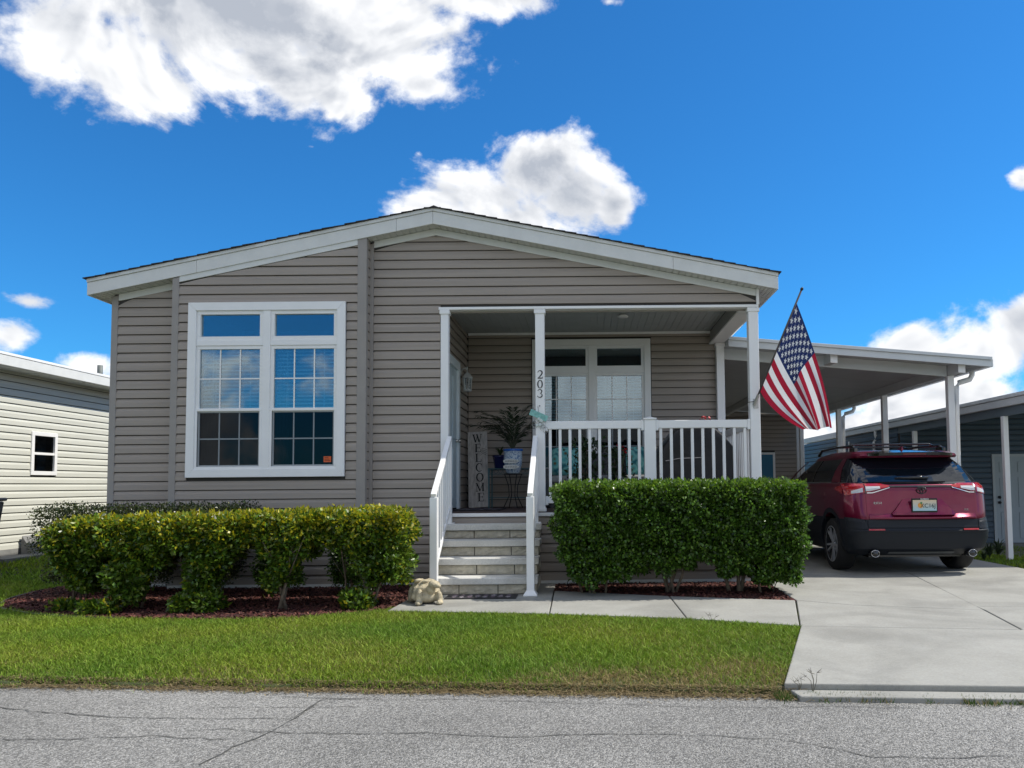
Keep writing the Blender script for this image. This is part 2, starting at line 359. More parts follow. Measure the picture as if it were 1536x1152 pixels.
D = [[(1.17, 4.66), (6.6, 4.22), (6.25, 5.9), (3.50, 6.26), (1.785, 6.50)],
     [(1.785, 6.50), (3.50, 6.26), (3.70, 7.22), (2.6, 7.58), (2.14, 7.92)],
     [(3.50, 6.26), (6.25, 5.9), (6.05, 7.35), (3.72, 7.42), (3.70, 7.22)],
     [(2.14, 7.92), (2.6, 7.58), (3.70, 7.22), (4.25, 10.2), (2.2, 10.2)],
     [(3.72, 7.42), (6.05, 7.35), (5.98, 10.2), (4.25, 10.2)],
     [(2.2, 10.2), (4.25, 10.2), (4.25, 15.2), (2.2, 15.2)], [(4.25, 10.2), (5.98, 10.2), (5.98, 15.2), (4.25, 15.2)],
     [(2.2, 15.2), (4.25, 15.2), (4.25, 20.7), (2.2, 20.7)], [(4.25, 15.2), (5.98, 15.2), (5.98, 20.7), (4.25, 20.7)]]
for w in D: slab(drive, w)
slab(drive, [(1.22, 4.50), (6.8, 4.06), (6.66, 4.20), (1.20, 4.645)], z=-.003, name='gutter_lip')
joint = MB()
joint.prism([(1.24, 4.74, -.13), (6.5, 4.33, -.13), (6.2, 5.9, -.13), (5.95, 7.4, -.13), (5.95, 20.6, -.13), (2.22, 20.6, -.13), (2.22, 10, -.13), (2.16, 7.92, -.13), (1.80, 6.50, -.13)], (0, 0, .13))
joint.build('joint_bed', mat('joint_dirt', (.05, .045, .035), .95), drive)
MB().prism([(-1.88, 7.52, -.13), (-.345, 7.27, -.13), (.895, 6.95, -.13), (1.77, 6.56, -.13), (2.11, 7.9, -.13), (.89, 8.27, -.13), (-.37, 8.77, -.13), (-.37, 9.45, -.13), (-1.88, 9.45, -.13)], (0, 0, .13)).build('joint_bed', MATS['joint_dirt'], walk)

# planting beds
BED_L = [(-5.97, 7.94), (-6.35, 8.5), (-6.55, 9.2), (-6.5, 9.6), (-1.93, 9.46), (-1.88, 9.0), (-1.94, 7.62), (-2.2, 7.45), (-2.64, 7.22), (-3.1, 7.13), (-3.54, 7.12), (-4.2, 7.22), (-4.8, 7.35), (-5.4, 7.58)]
BED_R = [(-.36, 8.80), (.89, 8.29), (2.135, 7.92), (2.18, 9.46), (-.36, 9.46)]
mulch_soil = mat('mulch_soil', (.030, .012, .010), .95, var=1, vs=30, col2=(.06, .026, .022), bump=1, bs=70)
chip_m = attr_mat('mulch_chip', .8, 0)
for bed in (BED_L, BED_R):
    r = tag(MB().prism([(x, y, -.05) for x, y in bed], (0, 0, .063)).build('planting_bed', mulch_soil), kind='structure')
    bx = [p[0] for p in bed]; by = [p[1] for p in bed]; A = (max(bx) - min(bx)) * (max(by) - min(by)); N = int(A * 2600)
    x = rng.uniform(min(bx), max(bx), N); y = rng.uniform(min(by), max(by), N); k = in_poly(x, y, bed); x, y = x[k], y[k]; N = len(x)
    L = rng.uniform(.012, .038, N); Wd = rng.uniform(.004, .011, N); a = rng.uniform(0, 6.28, N); tl = rng.normal(0, .35, N); z = rng.uniform(.010, .030, N)
    u = np.stack([np.cos(a) * np.cos(tl), np.sin(a) * np.cos(tl), np.sin(tl)], 1); w = np.stack([-np.sin(a), np.cos(a), rng.normal(0, .4, N)], 1)
    c = np.stack([x, y, z], 1); e = u * L[:, None]; f = w * Wd[:, None]; up = np.array([0, 0, .006])
    V = np.stack([c - e - f, c + e - f * .7, c + e * .9 + f, c - e * .9 + f * .8, c + up], 1).reshape(-1, 3)
    i = np.arange(N)[:, None] * 5; Fc = np.concatenate([i + np.array([[0, 1, 4]]), i + np.array([[1, 2, 4]]), i + np.array([[2, 3, 4]]), i + np.array([[3, 0, 4]])])
    base = np.array([[.075, .020, .018], [.11, .035, .028], [.05, .016, .016], [.15, .065, .045], [.045, .02, .018]])[rng.integers(0, 5, N)] * rng.uniform(.6, 1.3, (N, 1))
    tag(np_mesh('mulch', V, Fc, chip_m, None, np.repeat(base, 5, 0)), kind='stuff', label='dark red wood mulch chips spread over the planting bed')
# black plastic edging round the left bed
ed = MB(); pts = [(-6.52, 9.3), (-6.42, 8.7), (-6.2, 8.2), (-5.97, 7.92), (-5.4, 7.56), (-4.8, 7.33), (-4.2, 7.19)]
sm = []
for i in range(len(pts) - 1):
    for k in range(6):
        t = k / 6; p0, p1, p2, p3 = pts[max(i - 1, 0)], pts[i], pts[i + 1], pts[min(i + 2, len(pts) - 1)]
        f = lambda a, b, c, d: .5 * (2 * b + (c - a) * t + (2 * a - 5 * b + 4 * c - d) * t * t + (-a + 3 * b - 3 * c + d) * t ** 3)
        sm.append((f(p0[0], p1[0], p2[0], p3[0]), f(p0[1], p1[1], p2[1], p3[1]), .035))
ed.tube([(a, b, .014) for a, b, c in sm], .019, 8)
tag(ed.build('bed_edging', mat('black_plastic', (.015, .016, .018), .45), smooth=True), 'black plastic edging curving round the red mulch bed beside the lawn', 'edging')

# grass blades
def blades(N, x0, x1, y0, y1, h, dens_fn=None, seed=1, wid=.0035, dry=True):
    r = np.random.default_rng(seed); x = r.uniform(x0, x1, N); y = r.uniform(y0, y1, N)
    k = y > road_y(x) + .01 + .03 * np.sin(7 * x) + .02 * np.sin(19 * x) - .03 * np.abs(r.normal(0, 1, N)) * (r.random(N) < .4)
    for pl in [W1, W2, W3, BED_L, BED_R] + D: k &= ~in_poly(x, y, pl)
    k &= ~((x > -5.9) & (x < 2.2) & (y > 9.3)); k &= ~((x > 1.15) & (x < 6.6) & (y < 4.75)); k &= ~((x < -8.6) & (y > 10.2) & (x > -9.2))
    x, y = x[k], y[k]; N = len(x)
    edge = y - road_y(x)
    # dry straw towards the road, worn through near the drive
    nz = np.sin(x * 2.1 + 1.3 * np.sin(y * 3.1)) * .5 + np.sin(x * 5.3 + y * 4.1) * .25 + np.sin(x * 11 - y * 9) * .15 + r.normal(0, .35, N)
    dryp = np.clip(.95 - edge / (.45 + .30 * sst(-1.6, .2, x)) + .75 * nz, 0, 1) * (.30 + .62 * sst(-1.8, .1, x)) if dry else np.zeros(N)
    dryp = np.maximum(dryp, np.clip(.16 + .22 * nz - .04 * edge, 0, .5) if dry else 0)
    keep = r.random(N) > .38 * np.clip(1 - edge / .30, 0, 1) * sst(-1.0, .3, x)
    x, y, dryp, nz, edge = x[keep], y[keep], dryp[keep], nz[keep], edge[keep]; N = len(x)
    isd = r.random(N) < dryp
    hh = h * r.uniform(.55, 1.25, N) * np.where(isd, .62, 1) * (1 - .35 * np.clip(1 - edge / .5, 0, 1)) ; a = r.uniform(0, 6.28, N); ln = r.normal(0, .42, (N, 2)) * hh[:, None] * np.where(isd, 2.6, 1)[:, None]
    z = terrain(x, y) - .012 * np.clip(1 - edge / .3, 0, 1) - .03 * np.clip(1 - edge / .07, 0, 1)
    c = np.stack([x, y, z], 1); s = np.stack([np.cos(a), np.sin(a), np.zeros(N)], 1) * wid * r.uniform(.7, 1.5, (N, 1))
    md = c + np.concatenate([ln * .35, (hh * .62)[:, None]], 1); tp = c + np.concatenate([ln * 1.35, hh[:, None]], 1)
    V = np.stack([c - s, c + s, md + s * .8, md - s * .8, tp], 1).reshape(-1, 3)
    i = np.arange(N)[:, None] * 5; Fc = np.concatenate([i + np.array([[0, 1, 2]]), i + np.array([[0, 2, 3]]), i + np.array([[3, 2, 4]])])
    gcol = np.array([.125, .245, .020]) * r.uniform(.45, 1.35, (N, 1)) * np.array([1, 1, 1]) + np.array([.12, .11, .03]) * r.random((N, 1)) ** 2
    pt_ = np.clip(.5 + .5 * np.sin(x * 1.7 + 2.2 * np.sin(y * 1.3 + .5)) * np.sin(y * 2.3 + 1.4 * np.sin(x * .9)) + .35 * nz, 0, 1)[:, None]
    gcol = gcol * (1 - pt_ * .55) + (gcol * np.array([1.75, 1.35, 1.0]) + np.array([.03, .02, 0])) * pt_ * .55
    scol = np.array([.34, .27, .115]) * r.uniform(.6, 1.15, (N, 1))
    isdry = isd[:, None]; mix = np.clip(dryp[:, None] * .45, 0, .5)
    col = np.where(isdry, scol, gcol * (1 - mix) + scol * mix)
    col = np.repeat(col, 5, 0)
    return V, Fc, col
def join_blades(sets):
    Vs, Fs, Cs = [], [], []; k = 0
    for V, Fc, c in sets: Vs.append(V); Fs.append(Fc + k); Cs.append(c); k += len(V)
    return np.concatenate(Vs), np.concatenate(Fs), np.concatenate(Cs)
gb = attr_mat('grass_blade', .6, .35, .25)
V, Fc, c = join_blades([blades(270000, -6.4, 1.95, 4.4, 7.75, .043, seed=1, wid=.0030), blades(26000, -9.5, -5.6, 6.6, 10.2, .05, seed=2, wid=.005),
                        blades(22000, -10, -5.9, 10, 17, .055, seed=3, wid=.008, dry=False), blades(9000, 5.95, 8.6, 9.5, 15.5, .05, seed=4, wid=.006, dry=False)])
tag(np_mesh('grass', V, Fc, gb, None, c), 'short green lawn grass with dry straw patches along the road', None, kind='stuff')
V, Fc, c = blades(1, 0, 1, 5, 6, .05); 
# tufts creeping over the gutter lip in front of the driveway
r = np.random.default_rng(31); N = 2600; x = np.concatenate([r.uniform(1.1, 2.6, 1900), r.uniform(1.1, 1.35, 700)]); y = road_y(x) - .03 + r.normal(0, .035, N) - .05 * (x - 1.1)
keep = np.sin(x * 9) + np.sin(x * 23 + 1) + r.normal(0, .5, N) > .1 - .9 * (x < 1.5); x, y = x[keep], y[keep]; N = len(x)
hh = r.uniform(.012, .045, N); a = r.uniform(0, 6.28, N); s = np.stack([np.cos(a), np.sin(a), np.zeros(N)], 1) * .003
cc = np.stack([x, y, np.full(N, -.03)], 1); ln = r.normal(0, .5, (N, 2)) * hh[:, None]
V = np.stack([cc - s, cc + s, cc + np.concatenate([ln, hh[:, None]], 1)], 1).reshape(-1, 3); Fc = np.arange(N * 3).reshape(-1, 3)
col = np.where(r.random((N, 1)) < .35, np.array([[.30, .24, .11]]), np.array([[.06, .12, .02]])) * r.uniform(.6, 1.2, (N, 1))
tag(np_mesh('verge_grass', V, Fc, gb, None, np.repeat(col, 3, 0)), 'thin creeping grass along the driveway lip', None, kind='stuff')
# straw litter and grit where the lawn meets the asphalt
N = 16000; x = r.uniform(-6, 1.3, N); up_ = r.random(N) < .45; y = road_y(x) + np.where(up_, r.uniform(-.01, .09, N), .02 - np.abs(r.normal(0, .05, N))); L = r.uniform(.006, .022, N); a = r.uniform(0, 6.28, N)
cc = np.stack([x, y, np.where(up_, -.03 + .034 * np.clip((y - road_y(x)) / .07, 0, 1), -.026)], 1) + r.normal(0, .003, (N, 3)); e = np.stack([np.cos(a), np.sin(a), r.normal(0, .2, N)], 1) * L[:, None]; f = np.stack([-np.sin(a), np.cos(a), np.zeros(N)], 1) * .0022
V = np.stack([cc - e - f, cc + e - f, cc + e + f, cc - e + f], 1).reshape(-1, 3)
col = np.array([[.36, .28, .15]]) * r.uniform(.35, 1.1, (N, 1))
tag(np_mesh('straw_litter', V, np.arange(N * 4).reshape(-1, 4), gb, None, np.repeat(col, 4, 0)), 'dry straw clippings lying along the road edge', None, kind='stuff')
# weeds growing from the drive corner
def weed(px, py, h, n, label, seed):
    x, y = G(px, py, 0); r = random.Random(seed); t = thing('weed', label, 'weed', (x, y, -.01))
    for k in range(n):
        a = r.uniform(0, 6.28); s = r.uniform(.3, 1); top = (x + math.cos(a) * .05 * s, y + math.sin(a) * .05 * s, h * r.uniform(.6, 1))
        st = MB().tube([(x, y, -.02), ((x + top[0]) / 2 + .01, (y + top[1]) / 2, h * .45), top], [.0022, .0018, .001], 5)
        for j in range(5):
            b = r.uniform(0, 6.28); st.tube([top, (top[0] + math.cos(b) * .03, top[1] + math.sin(b) * .02, top[2] + r.uniform(-.01, .03))], [.0012, .0006], 4)
        st.build('stem', mat('weed_stem', (.11, .10, .07), .8), t)
weed(1219, 1036, .125, 4, 'tallest thin weed at the front corner of the driveway', 3)
weed(1198, 1034, .06, 3, 'small thin weed beside the driveway corner next to lawn', 4)
weed(1066, 936, .09, 3, 'thin grass stalk standing over the walkway edge', 5)

# ------------------------------------------------------------------ siding helper
COURSE = .1143
def pt(fr, u, d, z):
    ox, oy, ux, uy, nx, ny = fr; return (ox + u * ux + d * nx, oy + u * uy + d * ny, z)
def siding(parent, fr, L, R, z0, z1, m, holes=(), course=COURSE, depth=.021):
    """Dutch-lap boards, each a mesh of its own; L(z), R(z) bound the wall; holes = (u0,u1,z0,z1)"""
    fL = L if callable(L) else (lambda z: L); fR = R if callable(R) else (lambda z: R)
    n = int(math.ceil((z1 - z0) / course - 1e-6))
    for i in range(n):
        a = z0 + i * course; b = min(a + course, z1)
        if b - a < .02: continue
        la, lb, ra, rb = fL(a), fL(b), fR(a), fR(b)
        if ra - la < .03: continue
        if rb - lb < .01:                      # gable tip
            k = (ra - la) / ((ra - la) - (rb - lb) + 1e-9); b = a + (b - a) * min(1, k); mid = fL(b); lb = rb = (fL(b) + fR(b)) / 2
        seg = [(la, lb, ra, rb)]; zc = (a + b) / 2
        for h0, h1, hz0, hz1 in holes:
            if hz0 < zc < hz1:
                ns = []
                for (p, q, r_, s) in seg:
                    if h1 <= min(p, q) or h0 >= max(r_, s): ns.append((p, q, r_, s)); continue
                    if h0 > max(p, q) + .01: ns.append((p, q, h0, h0))
                    if h1 < min(r_, s) - .01: ns.append((h1, h1, r_, s))
                seg = ns
        sp = []
        for (p, q, r_, s) in seg:                  # long runs are two panels lapped at a staggered joint
            if min(r_, s) - max(p, q) > 2.6:
                x = max(p, q) + (min(r_, s) - max(p, q)) * (.32 + .36 * ((i // 2) * .618 % 1)); sp += [(p, q, x, x, 0), (x - .02, x - .02, r_, s, -.0016)]
            else: sp.append((p, q, r_, s, 0))
        for (p, q, r_, s, dd) in sp:
            depth_ = depth + dd; prof = [(0, 0), (depth_, 0), (depth_ + .0015, .02), (depth_ - .001, .56), (depth_ - .003, .63), (.006, .90), (.005, .915), (-.004, .918)]
            vs = []
            for d, t in prof:
                z = a + (b - a) * t; vs.append(pt(fr, p + (q - p) * t, d, z)); vs.append(pt(fr, r_ + (s - r_) * t, d, z))
            k = len(prof); fs = [(2 * j, 2 * j + 1, 2 * j + 3, 2 * j + 2) for j in range(k - 1)]
            fs += [tuple(range(0, 2 * k, 2)), tuple(range(1, 2 * k, 2))[::-1]]
            MB().add(vs, fs).build('siding_board', m, parent, fix=False)
def wall_panel(root, fr, u0, u1, z0, z1, m, holes=(), th=.10):
    """backing wall behind the boards with real openings"""
    mb = MB(); us = sorted({u0, u1, *[h[0] for h in holes], *[h[1] for h in holes]}); zs = sorted({z0, z1, *[h[2] for h in holes], *[h[3] for h in holes]})
    for a, b in zip(us[:-1], us[1:]):
        for c, d in zip(zs[:-1], zs[1:]):
            if a < u0 or b > u1 or c < z0 or d > z1: continue
            uc, zc = (a + b) / 2, (c + d) / 2
            if any(h[0] < uc < h[1] and h[2] < zc < h[3] for h in holes): continue
            mb.prism([pt(fr, a, 0, c), pt(fr, b, 0, c), pt(fr, b, 0, d), pt(fr, a, 0, d)], Vector(pt(fr, 0, -th, 0)) - Vector(pt(fr, 0, 0, 0)))
    return mb.build('wall', m, root)

taupe = mat('taupe_siding', (.338, .292, .250), .5, var=.10, vs=2.0, bump=.12, bs=40, stretch=(.35, 1, 9))
taupe_trim = mat('taupe_trim', (.31, .285, .262), .5, var=.06, vs=3)
back_m = mat('wall_sheathing', (.06, .055, .05), .9)
white = mat('white_vinyl', (.86, .86, .85), .35, var=.03, vs=3, bump=.03, bs=30)
white_al = mat('white_aluminium', (.86, .86, .85), .3, var=.04, vs=4)
fascia_m = mat('pale_fascia', (.70, .71, .69), .55, var=.05, vs=6, bump=.12, bs=90)
soffit_m = mat('pale_soffit', (.60, .61, .60), .6, var=.05, vs=5)
shingle_m = mat('shingle', (.045, .040, .042), .95, var=.4, vs=30, bump=.8, bs=150)
dark_m = mat('dark_gap', (.012, .012, .013), .8)

# ------------------------------------------------------------------ the main house
YW, YB, YF, YP2 = 9.5, 9.33, 9.29, 11.9        # main wall, projecting bay, fascia face, porch back wall
XL, XR, RX = -5.87, 2.17, -1.845               # wall ends, ridge
FL = .90                                       # porch deck height
def ztop(x): return 4.655 - .2017 * abs(x - RX)
house = thing('house', 'taupe sided single storey house with low gable roof and white railed porch', 'house', (RX, 9.6, 0))
FR_W = (0, YW, 1, 0, 0, -1); FR_B = (0, YB, 1, 0, 0, -1); FR_P = (0, YP2, 1, 0, 0, -1)
FR_L = (-1.83, 0, 0, 1, 1, 0)                  # porch left wall, faces +X, u = Y
def zinv_l(z, o=.29): return RX - (4.655 - o - z) / .2017
def zinv_r(z, o=.29): return RX + (4.655 - o - z) / .2017
BX0, BX1 = -5.03, -2.672
WIN_F = (-4.80, -2.93, 1.37, 3.47)
# recessed strip at the left corner
w = wall_panel(house, FR_W, XL, BX0 + .1, 0, 3.66, back_m); siding(w, FR_W, lambda z: max(XL + .03, zinv_l(z)), BX0, .06, 4.0, taupe)
# projecting bay with the big window
w = wall_panel(house, FR_B, BX0, BX1, 0, 3.78, back_m, [WIN_F], th=.16)
siding(w, FR_B, lambda z: max(BX0 + .03, zinv_l(z, .28)), BX1 - .03, .06, 4.4, taupe, [(WIN_F[0] - .03, WIN_F[1] + .03, WIN_F[2] - .02, WIN_F[3] + .02)])
MB().prism([(BX0, YB + .001, 3.78), (BX1, YB + .001, 3.78), (BX1, YB + .001, ztop(BX1) - .24), (BX0, YB + .001, ztop(BX0) - .24)], (0, .16, 0)).build('wall', back_m, house)
# bay return
FR_R = (BX1, 0, 0, 1, 1, 0)
siding(w, FR_R, YB + .004, YW - .018, .06, 4.32, taupe, depth=.012)
# gable wall beside and above the porch opening
PX0 = -1.777
w = wall_panel(house, FR_W, BX1, XR, 0, 3.62, back_m, [(PX0, XR + .01, FL - .05, 3.46)])
siding(w, FR_W, lambda z: max(BX1 + .055, zinv_l(z)), lambda z: min(PX0 - .005 if z < 3.43 else XR, zinv_r(z)), .06, 4.42, taupe, [(PX0 - .01, XR + .02, FL - .06, 3.455)])
MB().prism([(BX1, YW + .001, 3.62), (XR, YW + .001, 3.62), (XR, YW + .001, ztop(XR) - .23), (RX, YW + .001, ztop(RX) - .23), (BX1, YW + .001, ztop(BX1) - .23)], (0, .10, 0)).build('wall', back_m, house)
# skirting below the porch deck
w = wall_panel(house, (0, YW - .002, 1, 0, 0, -1), PX0, XR, 0, FL - .06, back_m); siding(w, (0, YW - .002, 1, 0, 0, -1), PX0 + .002, XR, .06, FL - .05, taupe)
for a, b, y in ((XL, BX0, YW), (BX0, BX1, YB), (BX1, XR, YW)): MB().box(a, b, y - .024, y - .0015, .012, .062).build('base_trim', fascia_m, house)
# porch walls
WIN_P = (-.79, 1.02, 1.36, 3.46)
w = wall_panel(house, FR_P, -1.83, XR, 0, 3.70, back_m, [WIN_P]); siding(w, FR_P, -1.80, XR - .04, FL, 3.60, taupe, [(WIN_P[0] - .03, WIN_P[1] + .03, WIN_P[2] - .02, WIN_P[3] + .02)])
DOOR = (10.08, 10.98, FL, 2.93)
w = wall_panel(house, FR_L, YW + .1, YP2, FL - .1, 3.70, back_m, [(DOOR[0], DOOR[1], DOOR[2] - .1, DOOR[3])]); siding(w, FR_L, YW + .11, YP2 - .02, FL, 3.60, taupe, [(DOOR[0] - .06, DOOR[1] + .06, DOOR[2] - .1, DOOR[3] + .05)])
# plain outer shell (sides, back)
for fr, u0, u1 in (((XL, 0, 0, 1, -1, 0), YW + .1, 21.0), ((XR, 0, 0, 1, 1, 0), YP2 + .1, 21.0), ((0, 21.0, 1, 0, 0, 1), XL, XR)):
    w = wall_panel(house, fr, u0, u1, 0, 3.66, back_m); siding(w, fr, u0, u1, .06, 3.62, taupe)
MB().box(XL + .1, XR - .1, YW + .12, 20.9, .70, .76).build('floor', mat('indoor_floor', (.20, .15, .11), .6), house)
# corner trims
def corner(x0, x1, y0, y1, zt):
    MB().prism([(x0, y0, .06), (x1, y0, .06), (x1, y0, zt(x1)), (x0, y0, zt(x0))], (0, y1 - y0, 0)).build('corner_post', taupe_trim, house, bevel=.004)
corner(XL - .015, XL + .065, YW - .026, YW + .06, lambda x: ztop(x) - .22)
corner(BX0 - .012, BX0 + .070, YB - .026, YB + .10, lambda x: ztop(x) - .21)
corner(BX1 - .098, BX1 + .014, YB - .026, YB + .05, lambda x: ztop(x) - .20)
corner(BX1 + .004, BX1 + .052, YW - .026, YW - .001, lambda x: ztop(x) - .23)
MB().box(XR - .012, XR + .022, YW - .028, YW + .02, 3.455, 3.70).build('corner_post', white, house)
# roof: deck, shingle courses, ridge cap
for s in (-1, 1):
    xe = RX + s * 4.245; a = (RX, ztop(RX) - .012); b = (xe, ztop(xe) - .012)
    MB().prism([(a[0], YF + .02, a[1]), (b[0], YF + .02, b[1]), (b[0], YF + .02, b[1] - .03), (a[0], YF + .02, a[1] - .03)], (0, 11.9, 0)).build('roof_deck', dark_m, house)
    n = 31; L = 4.30 / n
    for i in range(n):
        x0 = xe + s * .02 - s * i * L; x1 = x0 - s * L * 1.06
        rr = random.Random(i * 7 + s); e = rr.uniform(-.012, .006)
        za, zb = ztop(x0) + .010, ztop(x1) + .001
        MB().prism([(x0, YF - .035 + e, za - .012), (x1, YF - .035 + e, zb - .008), (x1, YF - .035 + e, zb), (x0, YF - .035 + e, za)], (0, 12.0, 0)).build('shingle_course', shingle_m, house)
MB().prism([(RX - .16, YF + .05, ztop(RX - .16) + .012), (RX, YF + .05, ztop(RX) + .045), (RX + .16, YF + .05, ztop(RX + .16) + .012), (RX, YF + .05, ztop(RX) + .010)], (0, 11.8, 0)).build('ridge_cap', shingle_m, house)
# fascia in two steps, soffit with vent ribs, frieze
for s in (-1, 1):
    xe = RX + s * 4.235
    def strip(name, o0, o1, y0, y1, m, x0=RX, x1=xe, bev=.003):
        return MB().prism([(x0, y0, ztop(x0) - o0), (x1, y0, ztop(x1) - o0), (x1, y0, ztop(x1) - o1), (x0, y0, ztop(x0) - o1)], (0, y1 - y0, 0)).build(name, m, house, bevel=bev)
    cuts = [RX, RX + s * .45, RX + s * 2.9, xe] if s < 0 else [RX, RX + s * 2.95, xe]
    for a, b in zip(cuts[:-1], cuts[1:]):
        strip('fascia_board', .050, .205, YF, YF + .022, fascia_m, a + s * .0015, b - s * .0015)
    strip('drip_edge', .006, .047, YF - .014, YF + .022, fascia_m)
    # soffit panels, one piece per 0.4 m with ribs
    x = RX; k = 0
    while (x - xe) * s < -.02:
        x2 = x + s * min(.4, abs(xe - x)); mb = MB()
        nr = 5
        for j in range(nr):
            a = x + (x2 - x) * j / nr; b = x + (x2 - x) * (j + .82) / nr; g0 = x + (x2 - x) * (j + 1) / nr
            mb.prism([(a, YF + .022, ztop(a) - .200), (b, YF + .022, ztop(b) - .200), (b, YF + .022, ztop(b) - .185), (a, YF + .022, ztop(a) - .185)], (0, .50, 0))
            mb.prism([(b, YF + .022, ztop(b) - .192), (g0, YF + .022, ztop(g0) - .192), (g0, YF + .022, ztop(g0) - .185), (b, YF + .022, ztop(b) - .185)], (0, .50, 0))
        mb.build('soffit_panel', soffit_m, house, fix=False); x = x2
    # eave: fascia and soffit running back
    ex = xe - s * .0; z = ztop(ex)
    MB().box(min(ex, ex - s * .022), max(ex, ex - s * .022), YF + .024, 21.1, z - .205, z - .006).build('eave_fascia', fascia_m, house)
    wx = XL if s < 0 else XR
    MB().prism([(ex - s * .022, YF + .53, z - .200), (wx, YF + .53, ztop(wx) - .200), (wx, YF + .53, ztop(wx) - .19), (ex - s * .022, YF + .53, z - .19)], (0, 11.3, 0)).build('eave_soffit', soffit_m, house)
def frieze(x0, x1, y, m=fascia_m, h=.085):
    MB().prism([(x0, y - .022, ztop(x0) - .203), (x1, y - .022, ztop(x1) - .203), (x1, y - .022, ztop(x1) - .203 - h), (x0, y - .022, ztop(x0) - .203 - h)], (0, .0205, 0)).build('frieze_board', m, house, bevel=.003)
frieze(XL + .067, BX0 - .014, YW); frieze(BX0 + .072, BX1 - .10, YB - .004, h=.07); frieze(BX1 + .054, RX, YW - .001); frieze(RX, XR - .014, YW - .001)

# windows ------------------------------------------------------------
glass_up = glass_mat('window_glass', (.64, .82, .88), .13); glass_lo = glass_mat('screened_glass', (.20, .27, .33), .02, True)
blind_m = mat('blind_slat', (.80, .84, .84), .5); room_m = mat('room_wall', (.16, .15, .15), .9); curtain_m = mat('indoor_cloth', (.40, .42, .40), .9)
def frame_mb(x0, x1, z0, z1, y0, y1, w):
    mb = MB(); mb.box(x0, x1, y0, y1, z1 - w, z1); mb.box(x0, x1, y0, y1, z0, z0 + w); mb.box(x0, x0 + w, y0, y1, z0 + w, z1 - w); mb.box(x1 - w, x1, y0, y1, z0 + w, z1 - w); return mb
def window(root, x0, x1, z0, z1, Y, blinds_to=.5, casing=.10, sticker=False, low_cover=False):
    """double unit: two transoms over two double-hung sashes, muntin grids, blinds in the upper half, a dark room behind"""
    cw = casing; mb = MB(); y0, y1 = Y - .045, Y - .001
    zt, zb = z1, z0
    # mitred casing
    for quad in ([(x0, zb), (x1, zb), (x1 - cw, zb + cw), (x0 + cw, zb + cw)], [(x1, zb), (x1, zt), (x1 - cw, zt - cw), (x1 - cw, zb + cw)],
                 [(x1, zt), (x0, zt), (x0 + cw, zt - cw), (x1 - cw, zt - cw)], [(x0, zt), (x0, zb), (x0 + cw, zb + cw), (x0 + cw, zt - cw)]):
        mb.prism([(a, y0, b) for a, b in quad], (0, y1 - y0, 0))
    win = mb.build('window', white, root, bevel=.004)
    xi0, xi1, zi0, zi1 = x0 + cw, x1 - cw, z0 + cw, z1 - cw; xm = (xi0 + xi1) / 2; mw = .045
    zt0 = zi1 - (zi1 - zi0) * .205                                       # transom bar
    MB().box(xm - mw, xm + mw, Y - .035, Y + .06, zi0, zi1).build('mullion', white, win, bevel=.004)
    MB().box(xi0, xm - mw, Y - .030, Y + .06, zt0 - .035, zt0 + .035).build('transom_bar', white, win, bevel=.004)
    MB().box(xm + mw, xi1, Y - .030, Y + .06, zt0 - .035, zt0 + .035).build('transom_bar', white, win, bevel=.004)
    for (a, b) in ((xi0, xm - mw), (xm + mw, xi1)):
        c, d = zt0 + .035, zi1
        frame_mb(a, b, c, d, Y - .022, Y + .05, .045).build('transom_sash', white, win, bevel=.003)
        MB().box(a + .045, b - .045, Y + .012, Y + .018, c + .045, d - .045).build('pane', glass_up, win)
        c, d = zi0, zt0 - .035; zm = c + (d - c) * .475
        frame_mb(a, b, zm - .018, d, Y - .018, Y + .03, .042).build('upper_sash', white, win, bevel=.003)
        frame_mb(a, b, c, zm + .018, Y - .034, Y - .020, .030).build('lower_sash', white, win, bevel=.003)
        frame_mb(a + .03, b - .03, c + .03, zm - .012, Y - .010, Y + .03, .018).build('screen_frame', mat('screen_frame', (.35, .37, .38), .4), win)
        for (p, q, yy, gm, nm) in ((zm + .024, d - .042, Y + .006, glass_up, 'pane'), (c + .048, zm - .03, Y + .006, glass_lo, 'pane')):
            MB().box(a + .042, b - .042, yy, yy + .005, p, q).build(nm, gm, win)
            W = b - a - .084
            mt = MB()
            for k in (1, 2): mt.box(a + .042 + W * k / 3 - .008, a + .042 + W * k / 3 + .008, yy - .006, yy - .0005, p, q)
            mt.box(a + .042, b - .042, yy - .0075, yy - .0062, (p + q) / 2 - .008, (p + q) / 2 + .008)
            mt.build('muntin_grid', white if gm is glass_up else mat('screened_muntin', (.24, .27, .29), .5), win)
        # blind raised to mid height
        bl = MB(); z = d - .06; zstop = zm + .02 if not low_cover else c + .06
        while z > zstop:
            bl.prism([(a + .05, Y + .055, z - .012), (b - .05, Y + .055, z - .012), (b - .05, Y + .095, z + .010), (a + .05, Y + .095, z + .010)], (0, 0, .0025)); z -= .046
        bl.box(a + .05, b - .05, Y + .05, Y + .10, zstop - .03, zstop - .005)
        for k in (.22, .78): bl.box(a + (b - a) * k - .002, a + (b - a) * k + .002, Y + .05, Y + .052, zstop, d - .04)
        bl.build('blind', blind_m, win, fix=False)
        cu = MB(); 
        for j in range(7):                                              # curtain folds at the jamb side
            xx = a + .02 + j * .022; cu.tube([(xx, Y + .16 + .02 * (j % 2), c), (xx, Y + .16 + .02 * (j % 2), d)], .014, 6)
        cu.build('curtain', curtain_m, win, smooth=True)
    rm = MB(); X0, X1, Z0, Z1, Y0, Y1 = x0 - .3, x1 + .3, z0 - .25, z1 + .10, Y + .175, Y + 2.2
